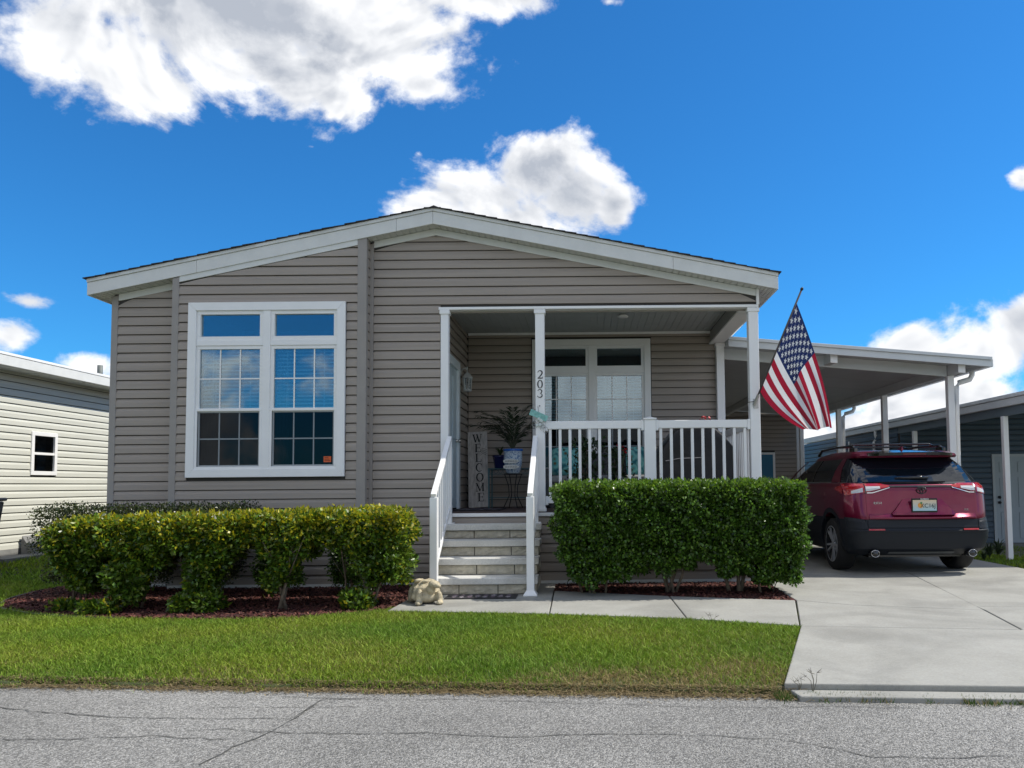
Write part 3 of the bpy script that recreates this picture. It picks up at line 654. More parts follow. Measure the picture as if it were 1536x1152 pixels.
    rm.add([(X0, Y0, Z0), (X1, Y0, Z0), (X1, Y1, Z0), (X0, Y1, Z0), (X0, Y0, Z1), (X1, Y0, Z1), (X1, Y1, Z1), (X0, Y1, Z1)], [(0, 1, 2, 3), (4, 7, 6, 5), (1, 5, 6, 2), (2, 6, 7, 3), (3, 7, 4, 0)])
    rm.build('room', room_m, win, fix=False)
    if sticker:
        MB().box(xi1 - .16, xi1 - .07, Y - .001, Y + .001, zi0 + .075, zi0 + .145).build('sticker', mat('orange_sticker', (.75, .13, .03), .6), win)
        for k in range(3): MB().box(xi1 - .15, xi1 - .08 - .01 * k, Y - .003, Y - .0012, zi0 + .090 + .018 * k, zi0 + .096 + .018 * k).build('sticker_print', dark_m, win)
    return win
window(house, -4.823, -2.905, 1.352, 3.488, YB - .019, sticker=True)
window(house, -.805, 1.035, 1.352, 3.488, YP2 - .019)

# porch ---------------------------------------------------------------
# deck boards running left to right
deck_m = mat('deck_boards', (.070, .045, .042), .7, var=.3, vs=6, bump=.2, bs=30, stretch=(.2, 1, 1))
y = YW - .03
while y < YP2 - .02:
    MB().box(-1.83, XR, y, min(y + .136, YP2 - .018), FL - .03, FL).build('deck_board', deck_m, house, bevel=.004); y += .142
MB().box(-1.83, XR, YW + .02, YP2 - .02, FL - .12, FL - .032).build('deck_frame', back_m, house)
MB().box(PX0 + .01, XR + .01, YW - .045, YW - .022, FL - .055, FL - .012).build('deck_edge_trim', white, house, bevel=.004)
# ceiling
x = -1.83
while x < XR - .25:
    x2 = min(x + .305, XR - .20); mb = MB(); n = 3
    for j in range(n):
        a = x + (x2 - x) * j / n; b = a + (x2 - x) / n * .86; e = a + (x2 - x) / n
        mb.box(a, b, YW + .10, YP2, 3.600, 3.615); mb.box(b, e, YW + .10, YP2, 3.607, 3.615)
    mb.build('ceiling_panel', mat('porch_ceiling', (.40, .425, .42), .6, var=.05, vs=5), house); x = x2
MB().box(-1.80, XR - .2, YP2 - .045, YP2 - .020, 3.565, 3.599).build('ceiling_trim', white, house)
# header over the opening and the side beam
MB().box(PX0 - .03, XR + .012, YW - .030, YW + .102, 3.418, 3.452).build('header_trim', white, house, bevel=.004)
MB().box(PX0 + .02, XR - .015, YW + .085, YW + .115, 3.40, 3.60).build('header_beam', taupe_trim, house)
MB().box(XR - .20, XR - .012, YW + .116, YP2 + .1, 3.42, 3.60).build('side_beam', mat('beam_wrap', (.30, .29, .285), .55), house, bevel=.004)
MB().box(XR - .215, XR + .003, YW + .116, YP2 + .1, 3.395, 3.42).build('beam_trim', white, house, bevel=.004)
wl = MB().lathe([(.0, 0), (.07, 0), (.075, .012), (.03, .04), (.0, .045)], 16, (.55, 10.6, 3.552)).build('ceiling_light', white_al, house, smooth=True)
# posts
def post(x0, x1, y0, y1, z0, z1, cap=True):
    p = MB().box(x0, x1, y0, y1, z0, z1).build('porch_post', white, house, bevel=.006)
    if cap: MB().box(x0 - .014, x1 + .014, y0 - .012, y1 + .012, z1 - .055, z1 - .002).build('post_cap', white, p, bevel=.006)
    if cap: MB().box(x0 - .012, x1 + .012, y0 - .012, y1 + .012, z0 + .001, z0 + .045).build('post_foot', white, p, bevel=.006)
    return p
post(PX0 - .004, PX0 + .095, YW - .028, YW + .075, FL, 3.417)
mid = post(-.605, -.490, YW - .020, YW + .095, FL, 3.417)
post(2.055, 2.178, YW - .020, YW + .103, FL, 3.417)
post(2.045, 2.165, YP2 - .14, YP2 - .022, FL, 3.394)
# railings
def railing(x0, x1, y0, y1, n, top=2.015, bot=1.08):
    rl = MB().bar((x0, y0, top - .05), (x1, y1, top - .05), .062, .10).build('railing', white, house, bevel=.008)
    MB().bar((x0, y0, bot - .04), (x1, y1, bot - .04), .045, .08).build('bottom_rail', white, rl, bevel=.006)
    for k in range(n):
        t = (k + .5) / n; x = x0 + (x1 - x0) * t; y = y0 + (y1 - y0) * t
        MB().box(x - .018, x + .018, y - .018, y + .018, bot - .001, top - .099).build('baluster', white, rl, bevel=.005)
    for (x, y, s) in ((x0, y0, 1), (x1, y1, -1)):                        # bracket at each end
        ux, uy = (1, 0) if abs(x1 - x0) > abs(y1 - y0) else (0, 1); L = .035 * s
        MB().prism([(x, y, top + .006), (x + ux * L, y + uy * L, top + .004), (x + ux * L, y + uy * L, top - .104), (x, y, top - .15)], (uy * .08 or 0, ux * .08 or 0, 0)).build('rail_bracket', white, rl) if False else None
        c = .045
        MB().box(x + (min(0, L) if ux else -c), x + (max(0, L) if ux else c), y + (-c if ux else min(0, L)), y + (c if ux else max(0, L)), top - .125, top + .006).build('rail_bracket', white, rl, bevel=.008)
        MB().box(x + (min(0, L) if ux else -c * .8), x + (max(0, L) if ux else c * .8), y + (-c * .8 if ux else min(0, L)), y + (c * .8 if ux else max(0, L)), bot - .10, bot + .008).build('rail_bracket', white, rl, bevel=.008)
    return rl
railing(-.489, .738, YW + .03, YW + .03, 10); railing(.880, 2.054, YW + .03, YW + .03, 9)
railing(2.115, 2.115, YW + .105, YP2 - .142, 18)
np_ = MB().box(.739, .879, YW - .04, YW + .10, FL, 2.02).build('newel_post', white, house, bevel=.006)
MB().prism([(.727, YW - .052, 2.021), (.891, YW - .052, 2.021), (.891, YW + .112, 2.021), (.727, YW + .112, 2.021)], (0, 0, .022)).build('newel_cap', white, np_, bevel=.006)
MB().add([(.745, YW - .035, 2.0431), (.873, YW - .035, 2.0431), (.873, YW + .095, 2.0431), (.745, YW + .095, 2.0431), (.809, YW + .03, 2.066)], [(0, 1, 4), (1, 2, 4), (2, 3, 4), (3, 0, 4), (3, 2, 1, 0)]).build('newel_cap', white, np_)

# front door in the porch side wall
door_m = mat('door_paint', (.52, .62, .66), .4, var=.04)
dr = MB().box(-1.86, -1.825, DOOR[0] + .05, DOOR[1] - .05, DOOR[2] + .02, DOOR[3] - .05).build('door', door_m, house, bevel=.004)
for z0, z1 in ((1.05, 1.75), (1.88, 2.75)):
    for a, b in ((DOOR[0] + .15, DOOR[0] + .41), (DOOR[1] - .41, DOOR[1] - .15)):
        MB().box(-1.826, -1.812, a, b, z0, z1).build('door_panel', door_m, dr, bevel=.01)
MB().lathe([(.0, 0), (.022, 0), (.022, .02), (.012, .03), (.028, .05), (.028, .07), (0, .075)], 14, (-1.824, DOOR[1] - .13, 1.86), 'x').build('door_knob', mat('nickel', (.6, .58, .55), .25, metal=1), dr, smooth=True)
cs = MB(); cs.box(-1.829, -1.79, DOOR[0] - .07, DOOR[0] + .05, FL + .001, DOOR[3] + .07); cs.box(-1.829, -1.79, DOOR[1] - .05, DOOR[1] + .07, FL + .001, DOOR[3] + .07); cs.box(-1.829, -1.79, DOOR[0] + .05, DOOR[1] - .05, DOOR[3] - .05, DOOR[3] + .07)
cs.build('door_casing', mat('door_casing', (.70, .77, .80), .4), dr, bevel=.004)

# numerals on the centre post: drawn as stroked outlines
ink = mat('black_lettering', (.012, .012, .014), .5)
def stroke(pts, ws, Mx, d=.004):
    """variable-width pen stroke in the xy plane, given a little thickness"""
    mb = MB(); L = []; R = []
    for i, (x, y) in enumerate(pts):
        a = pts[max(i - 1, 0)]; b = pts[min(i + 1, len(pts) - 1)]; dx, dy = b[0] - a[0], b[1] - a[1]; l = math.hypot(dx, dy) or 1; w = ws[i] if isinstance(ws, list) else ws
        L.append((x - dy / l * w / 2, y + dx / l * w / 2)); R.append((x + dy / l * w / 2, y - dx / l * w / 2))
    n = len(pts)
    vs = [(x, y, d) for x, y in L] + [(x, y, d) for x, y in R] + [(x, y, 0) for x, y in L] + [(x, y, 0) for x, y in R]
    fs = [(i, i + 1, n + i + 1, n + i) for i in range(n - 1)] + [(i, 2 * n + i, 2 * n + i + 1, i + 1) for i in range(n - 1)] + [(n + i, n + i + 1, 3 * n + i + 1, 3 * n + i) for i in range(n - 1)]
    fs += [(0, n, 3 * n, 2 * n), (n - 1, 3 * n - 1, 4 * n - 1, 2 * n - 1)]
    mb.add(vs, fs); return mb.xf(Mx)
def arc(cx, cy, rx, ry, a0, a1, n=14): return [(cx + rx * math.cos(math.radians(a0 + (a1 - a0) * i / n)), cy + ry * math.sin(math.radians(a0 + (a1 - a0) * i / n))) for i in range(n + 1)]
def glyph(ch):
    """serif strokes in a 1-high box: list of (points, width or widths)"""
    T, t = .17, .055
    if ch == 'O': return [(arc(.42, .5, .36, .48, 90, 450, 28), [t + (T - t) * abs(math.cos(math.radians(90 + 360 * i / 28))) for i in range(29)])]
    if ch == 'C': return [(arc(.44, .5, .36, .48, 45, 315, 24), [t + (T - t) * max(0, -math.cos(math.radians(45 + 270 * i / 24))) for i in range(25)]), ([(.72, .95), (.72, .72)], .05)]
    if ch == 'E': return [([(.2, 0), (.2, 1)], T), ([(.03, .975), (.72, .975)], t), ([(.03, .025), (.76, .025)], t), ([(.2, .52), (.58, .52)], t), ([(.70, .98), (.70, .76)], .05), ([(.74, .02), (.74, .27)], .05), ([(.58, .63), (.58, .41)], .05)]
    if ch == 'L': return [([(.2, 0), (.2, 1)], T), ([(.03, .975), (.40, .975)], t), ([(.03, .025), (.74, .025)], t), ([(.72, .02), (.72, .30)], .05)]
    if ch == 'W': return [([(.08, .97), (.33, .02)], T * .9), ([(.33, .02), (.55, .80)], t), ([(.50, .97), (.76, .02)], T * .9), ([(.76, .02), (1.0, .97)], t), ([(-.04, .975), (.24, .975)], t), ([(.88, .975), (1.10, .975)], t), ([(.38, .975), (.62, .975)], t)]
    if ch == 'M': return [([(.14, 0), (.14, .97)], t), ([(.14, .97), (.50, .06)], T * .9), ([(.50, .06), (.86, .97)], t), ([(.86, 0), (.86, .97)], T), ([(0, .025), (.28, .025)], t), ([(.70, .025), (1.02, .025)], t), ([(0, .975), (.20, .975)], t), ([(.80, .975), (1.02, .975)], t)]
    if ch == '0': return [(arc(.34, .5, .27, .48, 90, 450, 28), [t + (.15 - t) * abs(math.cos(math.radians(90 + 360 * i / 28))) for i in range(29)])]
    if ch == '2': return [(arc(.34, .72, .26, .26, 170, -20, 12) + [(.50, .48), (.30, .24), (.08, .04)], [.09, .06, .06, .07, .08, .09, .11, .13, .14, .15, .15, .15, .14, .13, .10, .06, .05]), ([(.06, .06), (.64, .06)], .12), ([(.62, .05), (.68, .24)], .06)]
    if ch == '3': return [(arc(.30, .74, .25, .24, 160, -75, 12), [.08, .06, .06, .07, .08, .1, .12, .13, .13, .12, .1, .08, .06]), (arc(.30, .26, .29, .25, 80, -165, 14), [.05, .06, .07, .09, .11, .13, .14, .14, .13, .11, .09, .07, .06, .07, .09])]
def lettering(ch, Mx, h, parent, m=ink, name='lettering', d=.004):
    mb = MB()
    for pts, w in glyph(ch):
        w = [x * h for x in w] if isinstance(w, list) else w * h
        s = stroke([(x * h, y * h) for x, y in pts], w, Mx, d); mb.add(s.v, s.f)
    return mb.build(name, m, parent, fix=False)
for ch, z in (('2', 2.545), ('0', 2.425), ('3', 2.310)):
    lettering(ch, Matrix.Translation((-.582, YW - .0205, z)) @ FRONT, .102, house, name='house_number')

# ------------------------------------------------------------------ front steps
SX0, SX1 = -1.72, -.53
steps = thing('front_steps', 'cream block front steps with pale concrete treads up to the porch', 'steps', (-1.12, 8.95, 0))
block_m = mat('split_block', (.50, .46, .37), .9, var=.22, vs=14, bump=1.0, bs=38, detail=8)
tread_m = concrete('tread_concrete', (.60, .59, .55), (.70, .69, .65))
mortar = mat('mortar', (.07, .065, .055), .95)
ZT = [.215, .405, .590, .765]; YN = [8.50, 8.75, 9.0, 9.25]; TH = .075
zb = SLABZ
for i in range(4):
    y0 = YN[i]; z1 = ZT[i]; zlo = zb; zhi = z1 - TH
    MB().box(SX0 + .03, SX1 - .03, y0 + .052, 9.46, zlo, zhi - .001).build('mortar_core', mortar, steps)
    # riser blocks, split face, running bond
    xs = [SX0 + .02]; offs = [.30, .46, .40, .36][i]; x = SX0 + .02 + offs
    while x < SX1 - .06: xs.append(x); x += .43
    xs.append(SX1 - .02)
    for a, b in zip(xs[:-1], xs[1:]):
        rr = random.Random(int(a * 1000) + i); nx, nz = 8, 4; rows = []
        for kz in range(nz + 1):
            rows.append([(a + .005 + (b - a - .01) * kx / nx, y0 + .042 + (rr.uniform(-.012, .004) if 0 < kx < nx and 0 < kz < nz else .006), zlo + .006 + (zhi - zlo - .014) * kz / nz) for kx in range(nx + 1)])
        mb = MB().grid(rows)
        bk = y0 + .16
        mb.box(a + .005, b - .005, y0 + .0485, bk, zlo + .006, zhi - .008); mb.build('step_block', block_m, steps)
    # blocks on the right-hand side
    yy = y0 + .17
    while yy < 9.44:
        ye = min(yy + .40, 9.45)
        MB().box(SX1 - .10, SX1 - .018, yy + .004, ye - .004, zlo + .006, zhi - .008).build('step_block', block_m, steps, bevel=.006)
        MB().box(SX0 + .018, SX0 + .10, yy + .004, ye - .004, zlo + .006, zhi - .008).build('step_block', block_m, steps, bevel=.006); yy = ye
    t1 = YN[i + 1] + .05 if i < 3 else 9.455
    MB().box(SX0, SX1, y0, 9.456 if i == 3 else t1 + .03, zhi, z1).build('tread', tread_m, steps, bevel=.010)
    zb = z1 if False else z1
def step_rail(x, label):
    r = thing('stair_railing', label, 'railing', (x, 8.44, SLABZ), 'white handrails either side of the front steps')
    y0, y1 = 8.44, 9.40; zt0, zt1 = 1.12, 1.815
    MB().box(x - .042, x + .042, y0 - .04, y0 + .04, SLABZ + .012, zt0 - .02).build('rail_post', white_al, r, bevel=.006)
    MB().lathe([(.105, 0), (.105, .012), (.062, .055), (.0, .056)], 4, (x, y0, SLABZ)).xf(Matrix.Translation((x, y0, 0)) @ Matrix.Rotation(math.pi / 4, 4, 'Z') @ Matrix.Translation((-x, -y0, 0))).build('post_foot', white_al, r)
    MB().bar((x, y0 - .035, zt0), (x, y1, zt1), .06, .045).build('hand_rail', white_al, r, bevel=.006)
    k = (zt1 - zt0) / (y1 - y0)
    MB().bar((x, y0 + .041, .31), (x, y1, .31 + k * (y1 - y0 - .04)), .036, .045).build('bottom_rail', white_al, r, bevel=.004)
    MB().box(x - .03, x + .03, y1 - .03, y1 + .03, ZT[3] + .002, zt1 + .002).build('rail_post', white_al, r, bevel=.006)
    MB().box(x - .06, x + .06, y1 - .06, y1 + .05, ZT[3] + .0005, ZT[3] + .014).build('post_foot', white_al, r)
    n = 8
    for i in range(n):
        y = y0 + .09 + (y1 - y0 - .17) * i / (n - 1); b = .31 + k * (y - y0 - .04) + .02
        MB().box(x - .010, x + .010, y - .010, y + .010, b, zt0 + k * (y - y0 + .035) - .02).build('baluster', white_al, r)
step_rail(-1.655, 'white metal stair handrail beside the stone turtle'); step_rail(-.602, 'white metal stair handrail beside the clipped dark green hedge')

# mats
def door_mat(x0, x1, y0, y1, z, label, cols, seed):
    t = thing('door_mat', label, 'mat', ((x0 + x1) / 2, (y0 + y1) / 2, z))
    MB().box(x0, x1, y0, y1, z + .001, z + .012).build('rubber_base', mat('mat_rubber', (.018, .017, .02), .8), t, bevel=.004)
    r = random.Random(seed); n = int((x1 - x0) / .09)
    for i in range(n):
        for j in range(3):
            cx = x0 + .05 + (x1 - x0 - .1) * (i + .5) / n; cy = y0 + .05 + (y1 - y0 - .1) * (j + .5) / 3; ww = .034 * r.uniform(.7, 1)
            MB().prism([(cx - ww, cy, z + .0121), (cx, cy - .045, z + .0121), (cx + ww, cy, z + .0121), (cx, cy + .045, z + .0121)], (0, 0, .003)).build('mat_motif', mat(f'mat_motif_{(i + j) % len(cols)}_{seed}', cols[(i + j) % len(cols)], .9, var=.3, vs=60), t)
door_mat(-1.50, -.74, 8.18, 8.46, SLABZ, 'small patterned grey and mauve mat lying at the foot of the steps', [(.16, .13, .15), (.30, .27, .29), (.10, .07, .10)], 1)
door_mat(-1.72, -1.10, 9.95, 10.75, FL, 'dark patterned mat on the porch deck before the front door', [(.10, .09, .12), (.20, .18, .21)], 2)

# stone turtle: overlapping lumps fused into one skin
def blob_mesh(parts, name, m, parent, voxel=.012, disp=0.0):
    mb = MB()
    for c, r, rot in parts:
        bm = bmesh.new(); bmesh.ops.create_icosphere(bm, subdivisions=3, radius=1)
        Mx = Matrix.Translation(c) @ Matrix.Rotation(rot[2], 4, 'Z') @ Matrix.Rotation(rot[1], 4, 'Y') @ Matrix.Rotation(rot[0], 4, 'X') @ Matrix.Diagonal((*r, 1))
        bm.verts.index_update(); mb.add([Mx @ v.co for v in bm.verts], [tuple(v.index for v in f.verts) for f in bm.faces]); bm.free()
    o = mb.build(name, m, parent); rm = o.modifiers.new('r', 'REMESH'); rm.mode = 'VOXEL'; rm.voxel_size = voxel
    sm = o.modifiers.new('s', 'SMOOTH'); sm.iterations = 3; sm.factor = .5
    if disp:
        tx = bpy.data.textures.new('lumps', 'VORONOI'); tx.noise_scale = .06
        d = o.modifiers.new('d', 'DISPLACE'); d.texture = tx; d.strength = disp; d.mid_level = .4
    applied(o); o.data.polygons.foreach_set('use_smooth', [True] * len(o.data.polygons)); return o
tx, ty = G(640, 905, SLABZ); tx -= .02
stone_m = mat('carved_stone', (.44, .38, .26), .9, var=.40, vs=16, bump=1.0, bs=48, detail=8)
tur = thing('turtle_statue', 'cream carved stone turtle statue at the foot of the left handrail', 'statue', (tx, ty, SLABZ))
def T3(x, y, z): return Vector((tx + x * .88, ty + y * .88, SLABZ + z * .92))
sh = blob_mesh([(T3(-.03, .10, .14), (.155, .18, .10), (0, -.30, .3)), (T3(-.03, .10, .10), (.165, .19, .065), (0, -.2, .3))], 'shell', stone_m, tur, .012, .022)
for a in range(5):
    ang = a * 1.25; blob_mesh([(T3(-.02 + .085 * math.cos(ang), .09 + .09 * math.sin(ang), .225 + .02 * math.cos(ang + 2.5)), (.045, .048, .022), (.3 * math.sin(ang), -.3, 0))], 'shell_scute', stone_m, tur, .009)
blob_mesh([(T3(.02, .02, .08), (.14, .12, .075), (0, 0, 0)), (T3(.09, -.08, .17), (.045, .06, .055), (0, 0, .2)), (T3(.135, -.13, .225), (.060, .058, .042), (0, .15, 0)), (T3(.180, -.155, .212), (.036, .034, .026), (0, .3, 0)), (T3(.125, -.185, .238), (.012, .012, .012), (0, 0, 0)),
           (T3(-.04, -.11, .085), (.036, .045, .085), (.25, .1, 0)), (T3(-.035, -.165, .026), (.038, .06, .025), (0, 0, 0)),
           (T3(.18, -.05, .07), (.034, .042, .075), (.2, -.1, 0)), (T3(.195, -.10, .024), (.036, .055, .024), (0, 0, 0)), (T3(-.17, .12, .045), (.05, .07, .045), (0, 0, 0)), (T3(.10, .22, .045), (.05, .06, .045), (0, 0, 0))], 'body', stone_m, tur, .010)

# ------------------------------------------------------------------ hedges
leaf_m = attr_mat('hedge_leaf', .34, .38, .55)
bark_m = mat('shrub_bark', (.16, .125, .09), .9, var=.35, vs=25, bump=.6, bs=60)
def leaves(C0, Nrm, L, W, col, seed):
    r = np.random.default_rng(seed); n = len(C0)
    d = Nrm * r.uniform(.2, 1.0, (n, 1)) + r.normal(0, .75, (n, 3)) + np.array([0, 0, .25]); d /= np.linalg.norm(d, axis=1, keepdims=True) + 1e-9
    s = np.cross(d, r.normal(0, 1, (n, 3))); s /= np.linalg.norm(s, axis=1, keepdims=True) + 1e-9; up = np.cross(s, d)
    l = L * r.uniform(.6, 1.25, (n, 1)); w = W * r.uniform(.7, 1.2, (n, 1))
    V = np.stack([C0, C0 + d * l * .45 + s * w + up * w * .35, C0 + d * l - up * w * .2, C0 + d * l * .45 - s * w + up * w * .35], 1).reshape(-1, 3)
    return V, np.arange(n * 4).reshape(-1, 4), np.repeat(col, 4, 0)
def shell_points(n, c, h, seed, thick=.16, rnd=.16, lump=.05):
    """points in the outer layer of a clipped, round-edged box crown; returns points and outward normals"""
    r = np.random.default_rng(seed); c = np.array(c); h = np.array(h)
    A = np.array([h[1] * h[2], h[1] * h[2], h[0] * h[2], h[0] * h[2], h[0] * h[1], h[0] * h[1] * .8]); A = A / A.sum()
    f = r.choice(6, n, p=A); p = r.uniform(-1, 1, (n, 3)); ax = f // 2; sg = np.where(f % 2 == 0, 1.0, -1.0)
    sg = np.where(ax == 2, np.where(f % 2 == 0, 1.0, -1.0), sg); p[np.arange(n), ax] = sg
    q = p * h; inner = np.clip(q, -(h - rnd), h - rnd); d = q - inner; nl = np.linalg.norm(d, axis=1, keepdims=True) + 1e-9; nrm = d / nl
    surf = inner + nrm * rnd
    lm = lump * (np.sin(surf[:, 0] * 9 + seed) * np.cos(surf[:, 2] * 11 + surf[:, 1] * 7) + .6 * np.sin(surf[:, 0] * 21 + surf[:, 2] * 17 + seed))
    dep = np.abs(r.normal(0, 1, n)) * thick * .55
    return c + surf + nrm * (lm * np.where(nrm[:, 2] > .7, .35, 1) - dep + r.normal(0, .012, n))[:, None], nrm, dep
def stems(mb, base, tops, r0, seed):
    rr = random.Random(seed)
    for t in tops:
        b = (base[0] + rr.uniform(-.06, .06), base[1] + rr.uniform(-.05, .05), base[2]); m1 = [b[i] + (t[i] - b[i]) * .4 + rr.uniform(-.04, .04) for i in range(3)]; m2 = [b[i] + (t[i] - b[i]) * .75 + rr.uniform(-.05, .05) for i in range(3)]
        mb.tube([b, m1, m2, t], [r0, r0 * .8, r0 * .55, r0 * .25], 7)
        for _ in range(3):
            e = [m2[i] + rr.uniform(-.18, .18) for i in range(3)]; mb.tube([m1 if rr.random() < .4 else m2, e], [r0 * .4, r0 * .12], 5)
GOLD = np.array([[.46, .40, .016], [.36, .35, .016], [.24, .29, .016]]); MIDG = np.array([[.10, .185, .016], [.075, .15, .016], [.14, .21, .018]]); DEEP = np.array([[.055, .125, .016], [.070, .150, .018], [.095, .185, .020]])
def shrub(name, label, cx, cy, boxes, n_leaf, pal, trunks, seed, group, L=.052, W=.0135, tip=None, dead=False, tip_z=(.58, 1.02)):
    t = thing(name, label, 'shrub', (cx, cy, 0), group); rr = np.random.default_rng(seed); Vs = []
    vol = sum(h[0] * h[1] + h[1] * h[2] + h[0] * h[2] for c, h in boxes)
    for k, (c, h) in enumerate(boxes):
        n = int(n_leaf * (h[0] * h[1] + h[1] * h[2] + h[0] * h[2]) / vol)
        pp, nn, dep = shell_points(n, c, h, seed + k, thick=min(.16, min(h) * .6), rnd=min(.14, min(h) * .85))
        col = pal[rr.integers(0, len(pal), n)] * (.35 + 1.5 * rr.random((n, 1)) ** 1.5)
        if tip is not None:                                             # golden new growth on clipped top and outer tips; porch hedge's lime is painted sunlight
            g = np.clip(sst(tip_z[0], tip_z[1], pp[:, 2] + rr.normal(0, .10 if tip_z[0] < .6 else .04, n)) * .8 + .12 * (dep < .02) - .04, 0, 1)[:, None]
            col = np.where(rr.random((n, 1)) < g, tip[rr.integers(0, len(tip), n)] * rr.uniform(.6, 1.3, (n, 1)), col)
        keep = pp[:, 2] > .02
        Vs.append(leaves(pp[keep], nn[keep], L, W, col[keep], seed + 50 + k))
        ni = int(n * .22); qi = np.array(c) + rr.uniform(-.86, .86, (ni, 3)) * np.array(h); qi = qi[qi[:, 2] > .03]; ni = len(qi)   # inner leaves
        Vs.append(leaves(qi, rr.normal(0, 1, (ni, 3)), L * 1.3, W * 1.4, pal[rr.integers(0, len(pal), ni)] * rr.uniform(.5, 1.1, (ni, 1)), seed + 80 + k))
    V, Fc, c = join_blades(Vs); np_mesh('foliage', V, Fc, leaf_m, t, c)
    mb = MB()
    for (b, tops, r0) in trunks: stems(mb, b, tops, r0, seed)
    mb.build('stem', bark_m, t, smooth=True)
    if dead:
        mb = MB(); r2 = random.Random(seed)
        for _ in range(9):
            a = (cx + r2.uniform(-.35, -.1), cy - .12, r2.uniform(.42, .62)); e = (a[0] - r2.uniform(.05, .2), a[1] - r2.uniform(0, .1), a[2] + r2.uniform(-.15, .1)); mb.tube([a, e], [.003, .001], 4)
        mb.build('dead_twig', mat('dead_twig', (.30, .27, .23), .9), t)
    return t
GL = 'yellow green shrubs clipped into one front hedge on the left bed'
# clipped row on the left: five shrubs sharing one flat top, each hanging lower at its own stems
hy = 7.98
def box(x0, x1, y0, y1, z0, z1): return ((( x0 + x1) / 2, (y0 + y1) / 2, (z0 + z1) / 2), ((x1 - x0) / 2, (y1 - y0) / 2, (z1 - z0) / 2))
def tr(x, y, tops, r=.016): return ((x, y, -.02), [(x + a, y + b, z) for a, b, z in tops], r)
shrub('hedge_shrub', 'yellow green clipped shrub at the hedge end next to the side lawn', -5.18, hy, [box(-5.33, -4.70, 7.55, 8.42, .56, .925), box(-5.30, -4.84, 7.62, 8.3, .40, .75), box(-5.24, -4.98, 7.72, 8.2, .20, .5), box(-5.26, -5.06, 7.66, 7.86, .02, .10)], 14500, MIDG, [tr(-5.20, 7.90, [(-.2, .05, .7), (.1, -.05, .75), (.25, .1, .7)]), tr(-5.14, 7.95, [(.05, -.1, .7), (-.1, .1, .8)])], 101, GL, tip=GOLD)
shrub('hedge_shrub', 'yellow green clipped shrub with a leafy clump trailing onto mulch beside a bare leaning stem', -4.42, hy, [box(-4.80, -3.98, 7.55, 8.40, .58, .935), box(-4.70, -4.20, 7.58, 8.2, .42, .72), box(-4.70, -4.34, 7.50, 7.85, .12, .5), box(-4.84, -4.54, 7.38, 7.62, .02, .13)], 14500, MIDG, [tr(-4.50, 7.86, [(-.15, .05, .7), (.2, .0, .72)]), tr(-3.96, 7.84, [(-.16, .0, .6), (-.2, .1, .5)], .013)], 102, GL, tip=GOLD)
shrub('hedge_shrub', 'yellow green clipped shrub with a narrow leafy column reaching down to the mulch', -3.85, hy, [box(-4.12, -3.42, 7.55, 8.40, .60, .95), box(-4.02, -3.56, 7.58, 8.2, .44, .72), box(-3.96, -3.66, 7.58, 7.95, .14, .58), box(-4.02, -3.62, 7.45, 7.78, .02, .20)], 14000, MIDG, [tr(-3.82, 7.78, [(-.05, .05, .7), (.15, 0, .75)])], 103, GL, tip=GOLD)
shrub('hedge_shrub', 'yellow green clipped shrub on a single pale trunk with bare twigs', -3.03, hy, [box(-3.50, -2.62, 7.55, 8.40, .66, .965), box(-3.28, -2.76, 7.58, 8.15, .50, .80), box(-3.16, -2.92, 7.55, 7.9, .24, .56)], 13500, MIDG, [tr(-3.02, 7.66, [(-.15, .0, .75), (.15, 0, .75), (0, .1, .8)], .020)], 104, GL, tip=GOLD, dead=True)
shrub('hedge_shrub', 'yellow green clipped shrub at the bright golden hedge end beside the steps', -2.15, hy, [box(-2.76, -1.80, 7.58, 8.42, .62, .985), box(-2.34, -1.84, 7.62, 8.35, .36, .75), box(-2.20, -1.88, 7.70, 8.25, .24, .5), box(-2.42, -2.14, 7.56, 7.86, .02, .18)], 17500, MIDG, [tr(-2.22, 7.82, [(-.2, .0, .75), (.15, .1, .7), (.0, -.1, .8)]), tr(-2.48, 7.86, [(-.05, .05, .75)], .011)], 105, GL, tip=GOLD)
# darker second row against the wall
GB = 'dark green shrubs behind the yellow green hedge'
BACKP = np.array([[.050, .070, .020], [.035, .060, .016], [.075, .085, .022]])
for i, (x0, x1) in enumerate(((-6.28, -5.40), (-5.45, -4.62), (-4.66, -3.86))):
    shrub('back_shrub', ['dark olive clipped shrub behind the hedge at the house corner', 'dark olive clipped shrub in the middle of the row against the wall', 'dark olive clipped shrub against the wall below the big front window'][i], (x0 + x1) / 2, 8.95, [box(x0, x1, 8.62, 9.27, .50, 1.05), box(x0 + .15, x1 - .15, 8.7, 9.22, .15, .6)], 8000, BACKP, [tr((x0 + x1) / 2, 8.95, [(-.2, 0, .8), (.2, 0, .8)])], 120 + i, GB, L=.03, W=.009)
for i, x in enumerate((-3.45, -2.62)):
    shrub('back_shrub', ['low dark green shrub in shade behind the pale single trunk', 'low dark green shrub in shade near the golden hedge end'][i], x, 8.75, [box(x - .26, x + .22, 8.55, 9.0, .10, .78)], 5000, DEEP, [tr(x, 8.75, [(-.1, 0, .5), (.1, 0, .5)])], 140 + i, GB, L=.035, W=.011)
